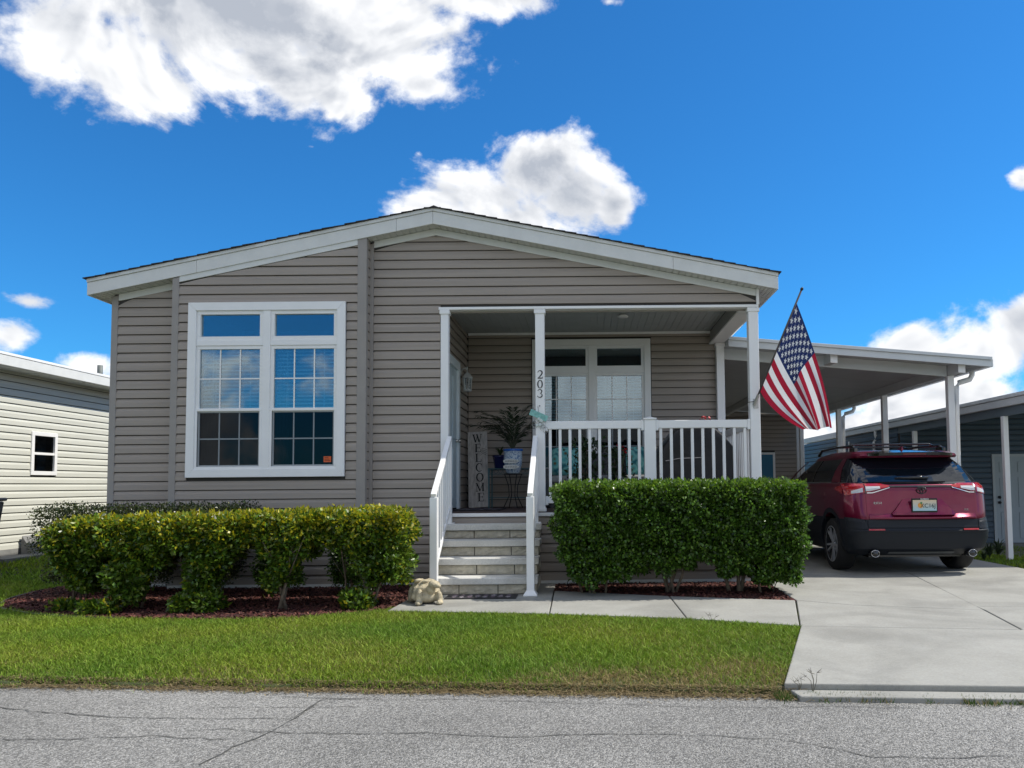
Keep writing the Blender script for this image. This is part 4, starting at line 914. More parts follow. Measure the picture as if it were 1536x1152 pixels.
# dark green clipped hedge in front of the porch: three shrubs
GR = 'dark green shrubs clipped into one hedge in front of the porch'
SUNLIT_LIME = np.array([[.16, .27, .022], [.11, .21, .018]])  # sunlit tone painted into the leaves along the hedge top
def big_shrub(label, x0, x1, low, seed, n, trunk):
    shrub('porch_hedge_shrub', label, (x0 + x1) / 2, 8.66, [box(x0, x1, 8.16, 9.12, .62, 1.245), box(x0 + .03, x1 - .03, 8.18, 9.05, .38, .9)] + low, n, DEEP, trunk, seed, GR, L=.043, W=.0145, tip=SUNLIT_LIME, tip_z=(1.06, 1.24))
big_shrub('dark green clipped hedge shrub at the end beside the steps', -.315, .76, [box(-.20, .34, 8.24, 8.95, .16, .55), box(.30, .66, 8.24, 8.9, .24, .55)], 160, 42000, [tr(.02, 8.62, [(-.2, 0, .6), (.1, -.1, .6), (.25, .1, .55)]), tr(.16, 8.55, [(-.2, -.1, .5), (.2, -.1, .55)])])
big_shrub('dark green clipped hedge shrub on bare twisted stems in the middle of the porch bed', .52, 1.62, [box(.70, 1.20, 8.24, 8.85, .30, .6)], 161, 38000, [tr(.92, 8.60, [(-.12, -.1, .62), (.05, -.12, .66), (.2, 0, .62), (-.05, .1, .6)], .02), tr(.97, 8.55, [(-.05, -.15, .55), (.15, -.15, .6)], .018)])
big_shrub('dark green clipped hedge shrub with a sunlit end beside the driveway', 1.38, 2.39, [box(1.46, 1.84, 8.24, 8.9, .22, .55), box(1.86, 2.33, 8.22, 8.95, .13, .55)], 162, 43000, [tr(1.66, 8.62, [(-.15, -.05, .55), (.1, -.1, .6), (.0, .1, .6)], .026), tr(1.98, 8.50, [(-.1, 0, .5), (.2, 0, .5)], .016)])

# ------------------------------------------------------------------ things on the porch
def on_face(px, py, Y): x, z = P(px, py, Y); return x, z
# lantern on the side wall
lx, ly, lz = -1.70, 11.12, 2.84
lan = thing('wall_lantern', 'pale grey coach lantern on the porch wall beside the door', 'lantern', (lx, ly, lz - .1))
lm = mat('lantern_metal', (.42, .43, .42), .45, var=.1)
MB().box(-1.812, -1.79, ly - .05, ly + .05, lz - .02, lz + .10).build('back_plate', lm, lan, bevel=.006)
MB().tube([(-1.79, ly, lz + .05), (-1.76, ly, lz + .09), (lx - .02, ly, lz + .10), (lx, ly, lz + .07)], .011, 8).build('arm', lm, lan, smooth=True)
MB().lathe([(.0, .06), (.012, .05), (.012, .03), (.035, .02), (.075, -.035), (.078, -.05), (.0, -.05)], 6, (lx, ly, lz)).build('lantern_roof', lm, lan)
MB().lathe([(.004, .12), (.012, .10), (.006, .08), (.010, .06), (.0, .059)], 8, (lx, ly, lz)).build('finial', lm, lan)
cg = MB()
for k in range(6):
    a = k * math.pi / 3; cg.bar((lx + .066 * math.cos(a), ly + .066 * math.sin(a), lz - .05), (lx + .054 * math.cos(a), ly + .054 * math.sin(a), lz - .215), .010, .010)
cg.build('cage', lm, lan)
MB().lathe([(.058, -.052), (.048, -.213)], 6, (lx, ly, lz)).build('lantern_glass', glass_mat('lantern_glass', (.9, .9, .85), .1), lan)
MB().lathe([(.0, -.215), (.060, -.2151), (.066, -.23), (.05, -.245), (.0, -.247)], 6, (lx, ly, lz)).build('base_ring', lm, lan)
# WELCOME board leaning on the back wall
bx0, bx1 = P(702, 763, 11.45)[0], P(734, 763, 11.45)[0]; bt0 = P(697, 643, 11.8)[0]; bw = .295; bh = 1.17
sg = thing('welcome_sign', 'tall weathered grey board lettered WELCOME leaning on the porch wall', 'sign', (bx0 + .15, 11.5, FL))
sx = bx0 + .155; ang = math.radians(-2.6)
SM = Matrix.Translation((sx, 11.47, FL + .003)) @ Matrix.Rotation(ang, 4, 'Y') @ Matrix.Rotation(math.radians(-12), 4, 'X')
board_m = mat('weathered_board', (.52, .50, .48), .85, var=.30, vs=5, bump=.4, bs=30, stretch=(9, 9, .5), detail=8)
MB().box(-bw / 2, bw / 2, -.01, .012, 0, bh).xf(SM).build('board', board_m, sg, bevel=.004)
for i, ch in enumerate('WELCOME'):
    gx = {'W': -.07, 'M': -.07}.get(ch, -.052) + .012 * i * .55
    lettering(ch, SM @ Matrix.Translation((gx, -.0115, 1.0 - i * .152)) @ FRONT, .128, sg)
for k in range(4): MB().tube([(bw / 2 - .005, -.014, .88 - .03 * k), (bw / 2 - .07, -.02, .90 - .025 * k), (bw / 2 - .10, -.016, .885 - .03 * k)], .0025, 5).xf(SM).build('wire_twig', ink, sg)
# teal wire table
tm = mat('teal_metal', (.03, .12, .15), .5); y0t, y1t = 11.1, 11.5; tx0, tx1 = -1.40, -.78; tz = 1.475
tb = thing('side_table', 'teal scrolled wire side table against the porch back wall', 'table', ((tx0 + tx1) / 2, 11.3, FL))
tt = frame_mb(tx0, tx1, tz - .02, tz, y0t, y1t, .0199); mb = MB(); mb.box(tx0, tx1, y0t, y1t, tz - .008, tz); mb.build('table_top', tm, tb)
for x in (tx0 + .012, tx1 - .012):
    for y in (y0t + .012, y1t - .012): MB().bar((x, y, FL), (x, y, tz - .008), .018, .018).build('leg', tm, tb)
ap = MB()
for i in range(9):
    cx = tx0 + .05 + (tx1 - tx0 - .1) * i / 8; ap.tube([(cx + .028 * math.cos(a * .6), y0t + .006, tz - .045 + .028 * math.sin(a * .6)) for a in range(11)], .003, 5)
ap.bar((tx0, y0t + .006, tz - .085), (tx1, y0t + .006, tz - .085), .008, .008); ap.build('scroll_apron', tm, tb)
MB().bar((tx0 + .012, y0t + .012, 1.05), (tx1 - .012, y0t + .012, 1.05), .01, .01).build('stretcher', tm, tb)
# wrought plant stand with the blue and white pot
sx, sy = -1.02, 10.92
st = thing('plant_stand', 'black wrought iron stand under the blue and white pot', 'plant stand', (sx, sy, FL))
for k in range(4):
    a = k * math.pi / 2 + .5; c, s = math.cos(a), math.sin(a)
    MB().tube([(sx + .13 * c, sy + .13 * s, 1.385), (sx + .07 * c, sy + .07 * s, 1.22), (sx + .06 * c, sy + .06 * s, 1.08), (sx + .15 * c, sy + .15 * s, FL + .006)], .007, 6).build('leg', ink, st, smooth=True)
MB().tube([(sx + .13 * math.cos(a * .4), sy + .13 * math.sin(a * .4), 1.385) for a in range(17)], .007, 6).build('ring', ink, st)
def glaze():
    m = mat('blue_white_glaze', (.6, .66, .72), .2, coat=.6); t = m.node_tree; n = t.nodes; b = n['Principled BSDF']
    g = n.new('ShaderNodeNewGeometry'); mp = n.new('ShaderNodeMapping'); mp.inputs['Scale'].default_value = (1, 1, 1.6); t.links.new(g.outputs['Position'], mp.inputs[0])
    v = n.new('ShaderNodeTexNoise'); v.inputs['Scale'].default_value = 26; v.inputs['Detail'].default_value = 3; v.inputs['Distortion'].default_value = 2.2; t.links.new(mp.outputs[0], v.inputs['Vector'])
    r = n.new('ShaderNodeValToRGB'); e = r.color_ramp.elements; e[0].position = .40; e[0].color = (.03, .13, .36, 1); e[1].position = .48; e[1].color = (.55, .64, .72, 1)
    t.links.new(v.outputs['Fac'], r.inputs[0]); t.links.new(r.outputs[0], b.inputs['Base Color']); return m
pot = thing('flower_pot', 'blue and white glazed pot with fish plaques holding the tall palm', 'pot', (sx, sy, 1.392))
MB().lathe([(.0, 1.393), (.085, 1.393), (.10, 1.41), (.125, 1.52), (.132, 1.62), (.128, 1.70), (.138, 1.715), (.138, 1.742), (.120, 1.742), (.115, 1.70), (.0, 1.70)], 28, (sx, sy, 0)).build('vessel', glaze(), pot, smooth=True)
MB().lathe([(.139, 1.71), (.1395, 1.742)], 28, (sx, sy, 0)).build('rim_band', mat('pot_blue', (.02, .11, .40), .25), pot)
plq = mat('white_plaque', (.62, .63, .60), .6, var=.1, vs=20)
for i, z in enumerate((1.565, 1.485)):
    f = MB().prism([(sx - .02 + .115 * math.cos(a) * (1 + .1 * math.cos(3 * a)), sy - .152, z + .032 * math.sin(a)) for a in [k * math.pi / 9 for k in range(18)]], (0, .012, 0)).build('fish_plaque', plq, pot, bevel=.002)
    for j in range(5):
        lx0 = sx - .095 + j * .035; MB().tube([(lx0, sy - .1535, z - .010), (lx0 + .008, sy - .1535, z + .012), (lx0 + .016, sy - .1535, z - .008), (lx0 + .022, sy - .1535, z + .006)], .0028, 4).build('plaque_script', ink, f)
# palm in it
pr = random.Random(5); palm = thing('potted_palm', 'dark feathery palm growing from the blue and white pot', 'palm', (sx, sy, 1.70))
pm = attr_mat('palm_leaf', .5, .15); V = []; Cc = []
trunk = MB()
for k in range(20):
    a = pr.uniform(0, 6.28); reach = pr.uniform(.25, .62); rise = pr.uniform(.35, .95) if k else 1.05
    if k < 4: a = [3.2, 2.9, 0.1, -.2][k]; reach = [.66, .55, .42, .35][k]; rise = [.62, .80, .62, .85][k]
    path = []
    for i in range(13):
        t = i / 12; path.append(Vector((sx + math.cos(a) * reach * t ** 1.25, sy + math.sin(a) * reach * .55 * t ** 1.25, 1.70 + rise * (1.35 * t - .55 * t * t * (1.0 + .5 * reach)))))
    trunk.tube(path, [.006 * (1 - .75 * i / 12) for i in range(13)], 5)
    for i in range(3, 13):
        for sub in (0, .5):
            p = path[i - 1].lerp(path[i], sub); d = (path[i] - path[i - 1]).normalized(); sdir = d.cross(Vector((0, 0, 1))).normalized()
            for s in (-1, 1):
                L = .17 * (1 - .55 * abs(i - 7) / 7) * pr.uniform(.8, 1.15); q = p + (sdir * s * .62 + d * .75 + Vector((0, 0, pr.uniform(-.45, .15)))).normalized() * L
                w = d * .009; mid_ = p.lerp(q, .45) + Vector((0, 0, .012)); V += [p, mid_ + w, q, mid_ - w]; cc = pr.uniform(.6, 1.2); Cc += [(.022 * cc, .040 * cc, .018 * cc)] * 4
trunk.build('frond_stalk', mat('palm_stalk', (.05, .055, .03), .7), palm, smooth=True)
np_mesh('frond', np.array([tuple(v) for v in V]), np.arange(len(V)).reshape(-1, 4), pm, palm, np.array(Cc))
# small navy pot with spiky plant on the table
def blade_plant(name, label, x, y, z, n, h, spread, c1, seed, wid=.009, cat='plant'):
    r = np.random.default_rng(seed); t = thing(name, label, cat, (x, y, z)); V = []; cols = []
    for k in range(n):
        a = r.uniform(0, 6.28); s = r.uniform(.2, 1) * spread; hh = h * r.uniform(.55, 1.1); prev = None
        d = np.array([math.cos(a), math.sin(a), 0]); sd = np.array([-math.sin(a), math.cos(a), 0]) * wid; cc = np.array(c1) * r.uniform(.6, 1.3)
        pts = [np.array([x, y, z]) + d * s * (i / 5) ** 1.6 + np.array([0, 0, hh * (1.5 * i / 5 - .62 * (i / 5) ** 2 * (1 + .5 * s / spread))]) for i in range(6)]
        for i in range(5):
            w0, w1 = 1 - (i / 5) ** 2, 1 - ((i + 1) / 5) ** 2
            V += [pts[i] - sd * w0, pts[i] + sd * w0, pts[i + 1] + sd * w1, pts[i + 1] - sd * w1]; cols += [cc] * 4
    np_mesh('leaf_blade', np.array(V), np.arange(len(V)).reshape(-1, 4), attr_mat('blade_leaf', .5, .2), t, np.array(cols)); return t
def pot_at(label, x, y, z, r, h, m):
    t = thing('flower_pot', label, 'pot', (x, y, z))
    MB().lathe([(.0, z + .001), (r * .72, z + .001), (r * .76, z + .01), (r * .98, z + h * .85), (r, z + h * .86), (r * 1.04, z + h * .9), (r * 1.04, z + h), (r * .9, z + h), (r * .88, z + h * .88), (.0, z + h * .88)], 24, (x, y, 0)).build('vessel', m, t, smooth=True)
    MB().lathe([(.0, z + h * .885), (r * .875, z + h * .885)], 20, (x, y, 0)).build('potting_soil', mulch_soil, t); return t
navy = mat('navy_glaze', (.012, .016, .09), .25, coat=.5)
pot_at('dark navy glazed pot on the teal wire table', -1.24, 11.28, tz, .115, .19, navy)
blade_plant('spider_plant', 'spiky green plant in the navy pot', -1.24, 11.28, tz + .17, 46, .20, .22, (.05, .09, .025), 8)
# decorated turquoise plank tied to the centre post
dp = thing('post_plaque', 'turquoise plank sign with shells and wire hung on the numbered post', 'sign', (-.55, YW - .04, 2.05))
DM = Matrix.Translation((-.565, YW - .045, 2.085)) @ Matrix.Rotation(math.radians(24), 4, 'Y')
MB().box(-.115, .115, -.010, .010, -.038, .038).xf(DM).build('plank', mat('turquoise_paint', (.22, .48, .44), .7, var=.25, vs=25), dp, bevel=.004)
rr = random.Random(3)
for k in range(6):
    s = rr.uniform(.05, .14); x = -.62 + .13 * k / 5 + rr.uniform(-.02, .02); z = 2.03 - rr.uniform(0, .12)
    MB().tube([(x + .03 * math.cos(a * .8 + k), YW - .05 + .004 * a, z + .03 * math.sin(a * .8 + k) - .004 * a) for a in range(10)], .0028, 5).build('wire_curl', mat('wire_metal', (.35, .36, .34), .4), dp)
for k in range(5):
    cx, cz = -.615 + rr.uniform(0, .10), 1.99 + rr.uniform(-.03, .08); MB().lathe([(.0, 0), (.016, .002), (.020, .008), (.010, .016), (0, .018)], 8, (cx, YW - .06, cz), 'y').build('shell_bead', mat('pale_shell', (.55, .62, .60), .5), dp)
MB().tube([(-.575, YW - .022, 2.205), (-.565, YW - .04, 2.12)], .002, 4).build('cord', ink, dp)
MB().lathe([(.0, 0), (.007, .001), (.007, .008), (0, .009)], 8, (-.553, YW - .0285, 2.205), 'y').build('hook', ink, dp)

# loveseat with teal floral cushions under the porch window
wick = mat('dark_wicker', (.06, .06, .065), .7, var=.4, vs=40, bump=.8, bs=120)
lv = thing('loveseat', 'dark grey wicker loveseat under the porch window', 'loveseat', (.25, 11.2, FL))
MB().box(-.50, 1.0, 10.95, 11.55, 1.16, 1.26).build('seat', wick, lv, bevel=.02)
MB().prism([(-.50, 11.52, 1.26), (1.0, 11.52, 1.26), (1.0, 11.62, 1.70), (-.50, 11.62, 1.70)], (0, .06, 0)).build('backrest', wick, lv, bevel=.02)
for x in (-.58, 1.0): MB().box(x, x + .08, 10.93, 11.6, FL + .02, 1.46).build('armrest', wick, lv, bevel=.02)
for x in (-.5, .94):
    for y in (10.98, 11.5): MB().box(x, x + .06, y, y + .06, FL, 1.16).build('leg', wick, lv)
MB().box(-.48, .98, 10.96, 11.53, 1.261, 1.36).build('seat_cushion', mat('grey_cushion', (.30, .31, .31), .9), lv, bevel=.03)
def floral():
    m = mat('teal_floral', (.1, .4, .4), .9); t = m.node_tree; n = t.nodes; b = n['Principled BSDF']; g = n.new('ShaderNodeNewGeometry')
    v = n.new('ShaderNodeTexVoronoi'); v.inputs['Scale'].default_value = 9; t.links.new(g.outputs['Position'], v.inputs['Vector'])
    r = n.new('ShaderNodeValToRGB'); e = r.color_ramp.elements; e[0].position = .12; e[0].color = (.16, .12, .06, 1); e[1].position = .75; e[1].color = (.02, .16, .19, 1); x = e.new(.3); x.color = (.10, .42, .42, 1); x = e.new(.5); x.color = (.22, .52, .48, 1)
    t.links.new(v.outputs['Distance'], r.inputs[0]); t.links.new(r.outputs[0], b.inputs['Base Color']); return m
flm = floral()
for k, (x, lab) in enumerate(((-.30, 'teal floral cushion on the loveseat end beside the numbered post'), (.82, 'teal floral cushion on the loveseat end beside the covered grill'))):
    cu = thing('cushion', lab, 'cushion', (x, 11.36, 1.36)); h = .21; rows = []
    for s in (1, -1):
        rows = []
        for i in range(11):
            u = i / 5 - 1; rows.append([])
            for j in range(11):
                v = j / 5 - 1; th = .075 * max(0, (1 - u ** 4) * (1 - v ** 4)) ** .5; rows[-1].append(Vector((x + h * u * (1 - .06 * v * v), 11.40 - s * th + .10 * v * .5, 1.575 + h * v * (1 - .06 * u * u))))
        MB().grid(rows).build('cushion_cover', flm, cu, smooth=True)
# plants behind the railing
darkleaf = (.035, .07, .025)
def leafy(label, x, y, z, r, h, n, col, seed, flowers=None):
    t = thing('leafy_plant', label, 'plant', (x, y, z)); g = np.random.default_rng(seed)
    c = np.stack([x + g.normal(0, r * .5, n), y + g.normal(0, r * .5, n), z + g.uniform(.05, 1, n) * h], 1); nn = g.normal(0, 1, (n, 3)); nn /= np.linalg.norm(nn, axis=1, keepdims=True)
    V, Fc, cc = leaves(c, nn, .075, .022, np.array(col) * g.uniform(.5, 1.5, (n, 1)), seed); np_mesh('foliage', V, Fc, leaf_m, t, cc)
    mb = MB(); rr = random.Random(seed)
    for k in range(6): mb.tube([(x, y, z), (x + rr.uniform(-r, r) * .6, y + rr.uniform(-r, r) * .6, z + h * .8)], [.006, .003], 5)
    mb.build('stem', bark_m, t)
    if flowers:
        fx, fz, fy, fc = flowers; mb = MB(); q = random.Random(seed + 1)
        for k in range(16):
            a, b = q.uniform(0, 6.28), q.uniform(-1, 1.2); ctr = Vector((fx, fy, fz)) + Vector((q.gauss(0, .035), q.gauss(0, .03), q.gauss(0, .022))); d = Vector((math.cos(a), math.sin(a), b)).normalized() * .05; s = d.cross(Vector((0, .3, 1))).normalized() * .022
            mb.add([ctr, ctr + d * .6 + s, ctr + d, ctr + d * .6 - s], [(0, 1, 2, 3)])
        mb.build('bloom', mat('red_petal' if fc[1] < .1 else 'coral_petal', fc, .6), t, fix=False)
        MB().tube([(x, y, z), ((x + fx) / 2 + .02, (y + fy) / 2, (z + fz) / 2), (fx, fy, fz)], .006, 6).build('flower_stalk', mat('green_stalk', (.05, .10, .03), .6), t)
    return t
pot_at('grey patterned pot on the deck behind the railing', .02, 10.5, FL, .18, .36, glaze())
leafy('dark leafy plant in the patterned pot behind the railing', .02, 10.5, FL + .33, .26, .62, 420, darkleaf, 21)
pot_at('dark pot on the deck holding the red flowering plant', .45, 10.45, FL, .15, .30, navy)
leafy('upright plant with a red bloom behind the railing', .45, 10.45, FL + .27, .16, .55, 260, darkleaf, 22, (.53, 1.70, 10.4, (.50, .02, .03)))
# covered grill
gx0, gx1, gy = .95, 2.03, 10.55
gr = thing('covered_grill', 'barbecue grill under a black fitted cover behind the railing', 'grill', ((gx0 + gx1) / 2, gy, FL))
cov = mat('black_cover', (.010, .010, .013), .42, var=.4, vs=6, bump=.8, bs=9)
prof = [(gx0 + .03, FL + .03), (gx0, 1.45), (gx0 + .02, 1.66), (gx0 + .14, 1.80), (gx0 + .26, 1.96), (gx0 + .40, 2.03), (gx1 - .40, 2.03), (gx1 - .26, 1.97), (gx1 - .14, 1.86), (gx1 - .02, 1.70), (gx1, 1.52), (gx1 - .03, FL + .03)]
rows = []; rr = random.Random(9)
for j, (dy, k) in enumerate(((-.33, .90), (-.335, .97), (-.25, 1.0), (0, 1.02), (.25, 1.0), (.33, .94))):
    rows.append([((gx0 + gx1) / 2 + (x - (gx0 + gx1) / 2) * (1 if z < 1.5 else k), gy + dy + rr.uniform(-.012, .012) + (.05 if z > 1.8 and dy < 0 else 0), FL + .03 + (z - FL - .03) * (k if z > 1.6 else 1)) for x, z in prof])
mb = MB().grid(rows); nC = len(prof); mb.f += [tuple(range(nC)), tuple(range(5 * nC, 6 * nC))[::-1]]
co = mb.build('cover', cov, gr, bevel=.02, smooth=True)
MB().tube([(gx0 + .12, gy - .37, 1.53), (gx0 + .3, gy - .385, 1.56), (gx0 + .62, gy - .385, 1.57)], .006, 5).build('cover_piping', mat('grey_piping', (.22, .22, .23), .5), gr)
for x in (gx0 + .12, gx1 - .12):
    for y in (gy - .22, gy + .22): MB().lathe([(.0, -.015), (.03, -.015), (.03, .015), (0, .015)], 12, (x, y, FL + .031), 'x').build('caster', ink, gr)
# tall plant stand with coral flowers behind the grill
fs_ = thing('tall_plant_stand', 'slim dark plant stand rising behind the covered grill', 'plant stand', (1.62, 11.3, FL))
MB().tube([(1.62, 11.3, FL + .02), (1.62, 11.3, 1.80)], .014, 8).build('pole', ink, fs_)
MB().lathe([(.0, 1.80), (.13, 1.80), (.13, 1.812), (0, 1.812)], 18, (1.62, 11.3, 0)).build('top_plate', ink, fs_)
MB().lathe([(.0, FL + .001), (.14, FL + .001), (.14, FL + .02), (0, FL + .02)], 18, (1.62, 11.3, 0)).build('foot_plate', ink, fs_)
pot_at('low dark pot on the slim stand with coral flowers', 1.62, 11.3, 1.813, .11, .15, navy)
blade_plant('strap_leaf_plant', 'strap leaved plant arching from the low dark pot', 1.62, 11.3, 1.94, 9, .22, .32, (.02, .045, .02), 12, .014)
leafy('coral red flower head rising above the porch rail', 1.74, 11.28, 1.94, .04, .12, 14, darkleaf, 23, (1.79, 2.17, 11.2, (.62, .12, .13)))
leafy('second coral flower head', 1.70, 11.30, 1.94, .04, .10, 10, darkleaf, 24, (1.74, 2.14, 11.22, (.62, .12, .13)))['label'] = 'smaller coral flower head lower beside its neighbour above the rail'

# ------------------------------------------------------------------ flag
def p3(px, py, Y): x, z = P(px, py, Y); return Vector((x, Y, z))
B0 = p3(1133, 603, YW - .06); TIP = p3(1203, 433, 8.85)
flag = thing('house_flag', 'red white and blue striped flag with stars on a tilted pole at the porch post', 'flag', tuple(B0))
axis = TIP - B0
MB().tube([B0 + axis * .0, TIP], .0115, 10).build('pole', mat('flag_pole', (.10, .09, .09), .4, metal=.3), flag, smooth=True)
MB().tube([TIP + axis * -.012, TIP, TIP + axis * .014], [.016, .020, .004], 10).build('finial', mat('pole_tip', (.02, .02, .03), .4), flag, smooth=True)
bp = MB(); bp.box(B0.x - .02, B0.x + .045, YW - .030, YW - .0205, B0.z - .075, B0.z + .045); bp.build('bracket_plate', mat('cast_metal', (.45, .45, .44), .4, metal=.8), flag, bevel=.004)
MB().tube([B0 - axis * .03, B0 + axis * .07], .019, 10).build('bracket_socket', MATS['cast_metal'], flag)
MB().tube([(B0.x - .09, YW - .026, B0.z + .0), (B0.x, YW - .05, B0.z + .01)], .004, 6).build('bracket_clip', ink, flag)
# cloth: hoist along the pole, fly hanging; a Coons patch with folds
def bez(a, b, c, d, t): return a * (1 - t) ** 3 + b * 3 * t * (1 - t) ** 2 + c * 3 * t * t * (1 - t) + d * t ** 3
HT, HB = B0 + axis * .885, B0 + axis * .105
Yf = 8.98
FTc = [HT, p3(1218, 515, 8.92), p3(1238, 570, 8.95), p3(1248, 642, Yf)]
FBc = [HB, p3(1152, 612, 9.28), p3(1180, 632, 9.22), p3(1205, 645, 9.16)]
def cloth(u, v):
    """u 0..1 from hoist to fly, v 0..1 from canton edge to bottom stripe"""
    top = bez(*FTc, u); bot = bez(*FBc, u); hoist = HT.lerp(HB, v)
    fly = FTc[3].lerp(FBc[3], v) + Vector((0, 0, .016 * math.sin(v * 9) - .02 * v * (1 - v)))
    p = top * (1 - v) + bot * v + hoist * (1 - u) + fly * u - (HT * (1 - u) * (1 - v) + HB * (1 - u) * v + FTc[3] * u * (1 - v) + FBc[3] * u * v)
    # folds deepen towards the fly
    amp = u ** 1.15 * (1 - .15 * v); w = math.sin(2 * math.pi * (2.1 * v + .10 - .25 * u)); w2 = math.sin(2 * math.pi * (4.3 * v + .4 * u))
    p = p + Vector((.030 * amp * math.sin(2 * math.pi * (2.1 * v + .35 - .25 * u)) * math.sin(math.pi * v), -.085 * amp * w * math.sin(math.pi * min(1, v + .08)) - .018 * amp * w2, .05 * u * (1 - u) * math.sin(6 * v)))
    return p
def cloth_mat(name, c):
    m = mat(name, c, .75, var=.06, vs=20, bump=.12, bs=400); t = m.node_tree; n = t.nodes; b = n['Principled BSDF']
    tl = n.new('ShaderNodeBsdfTranslucent'); tl.inputs[0].default_value = (*c, 1); mx = n.new('ShaderNodeMixShader'); mx.inputs[0].default_value = .38
    t.links.new(b.outputs[0], mx.inputs[1]); t.links.new(tl.outputs[0], mx.inputs[2]); t.links.new(mx.outputs[0], n['Material Output'].inputs[0]); return m
red_c, white_c, blue_c = cloth_mat('flag_red', (.34, .010, .035)), cloth_mat('flag_white', (.74, .74, .76)), cloth_mat('flag_blue', (.012, .026, .11))
CU, CV = .42, 7 / 13
for s in range(13):
    u0 = CU if s < 7 else 0.0; n = 44; rows = [[cloth(u0 + (1 - u0) * i / n, (s + k / 4) / 13) for k in range(5)] for i in range(n + 1)]
    MB().grid(rows).build('stripe', red_c if s % 2 == 0 else white_c, flag, smooth=True, fix=False)
can = MB().grid([[cloth(CU * i / 20, CV * k / 20) for k in range(21)] for i in range(21)]).build('canton', blue_c, flag, smooth=True, fix=False)
sf = MB()
for row in range(9):
    for col in range(6 if row % 2 == 0 else 5):
        cu_ = CU * ((2 * col + 1 + row % 2) / 12); cv_ = CV * (row + 1) / 10; r0 = .030
        for side in (-1, 1):
            vs = []
            for k in range(10):
                a = math.pi / 2 + k * math.pi / 5; rad = 1 if k % 2 == 0 else .42
                uu = cu_ + rad * math.sin(a + .9) * .026; vv = cv_ + rad * math.cos(a + .9) * .036; q = cloth(min(max(uu, 0), 1), min(max(vv, 0), 1))
                e1 = cloth(cu_ + .01, cv_) - cloth(cu_ - .01, cv_); e2 = cloth(cu_, cv_ + .01) - cloth(cu_, cv_ - .01); nn = e1.cross(e2).normalized(); vs.append(q + nn * .0035 * side)
            sf.add(vs + [sum(vs, Vector()) / 10], [(k, (k + 1) % 10, 10) for k in range(10)])
so_ = sf.build('star_field', mat('star_white', (.78, .78, .80), .8), can, fix=False); so_['kind'] = 'stuff'

# ------------------------------------------------------------------ carport
YC0, YC1 = 11.50, 20.55
cx0, cz0 = P(1087, 519, YC0); cx1, cz1 = P(1486, 550, YC0); kx = (cz1 - cz0) / (cx1 - cx0); cx0 = 2.185
def zc(x): return cz1 + kx * (x - cx1)                    # underside of the front fascia
cpt = thing('carport', 'pale flat roofed carport on white posts beside the house', 'carport', (4.2, 14, 0))
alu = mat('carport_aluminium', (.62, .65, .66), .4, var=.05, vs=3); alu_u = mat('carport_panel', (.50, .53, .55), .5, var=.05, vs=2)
def slope_box(name, x0, x1, y0, y1, lo, hi, m, bev=.004):
    return MB().prism([(x0, y0, zc(x0) + lo), (x1, y0, zc(x1) + lo), (x1, y0, zc(x1) + hi), (x0, y0, zc(x0) + hi)], (0, y1 - y0, 0)).build(name, m, cpt, bevel=bev)
y = YC0 + .03; k = 0
while y < YC1 - .05:
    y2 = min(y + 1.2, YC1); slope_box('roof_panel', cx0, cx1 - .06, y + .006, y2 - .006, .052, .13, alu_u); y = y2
slope_box('roof_skin', cx0, cx1 - .06, YC0 + .03, YC1, .131, .138, alu)
slope_box('front_fascia', cx0, cx1, YC0, YC0 + .025, .0, .10, alu); slope_box('fascia_cap', cx0, cx1 + .02, YC0 - .025, YC0 + .03, .101, .15, alu)
slope_box('header_band', cx0, cx1 - .45, YC0 + .45, YC0 + .50, -.12, .05, alu)
PX = (1432 - 877) / F * 12.0 - .04
for x in (3.80, PX): slope_box('beam', x - .045, x + .045, YC0 + .10, YC1, -.10, .051, alu)
for x in (3.80, PX): slope_box('beam_cap', x - .055, x + .055, YC0 + .09, YC0 + .099, -.11, .045, white_al)
MB().box(cx1 - .06, cx1 + .05, YC0 + .01, YC1, zc(cx1) + .0, zc(cx1) + .12).build('gutter', alu, cpt, bevel=.01)
for i, y in enumerate((12.0, 14.65, 17.3, 20.3)):
    p = MB().box(PX - .05, PX + .05, y - .05, y + .05, SLABZ, zc(PX) - .101).build('carport_post', white_al, cpt, bevel=.006)
    MB().box(PX - .08, PX + .08, y - .08, y + .08, SLABZ + .0005, SLABZ + .02).build('post_plate', white_al, p)
    if i in (0, 2):
        gx, gz = cx1 - .02, zc(cx1) - .0; ds = [(gx, y + .02, gz + .02), (gx, y + .02, gz - .05), (gx - .04, y + .02, gz - .12), (PX + .16, y + .02, gz - .17), (PX + .115, y + .02, gz - .24), (PX + .105, y + .02, gz - .40), (PX + .105, y + .02, .14), (PX + .16, y - .05, .06)]
        MB().tube(ds, .042, 10).build('downspout', white_al, cpt, smooth=True)
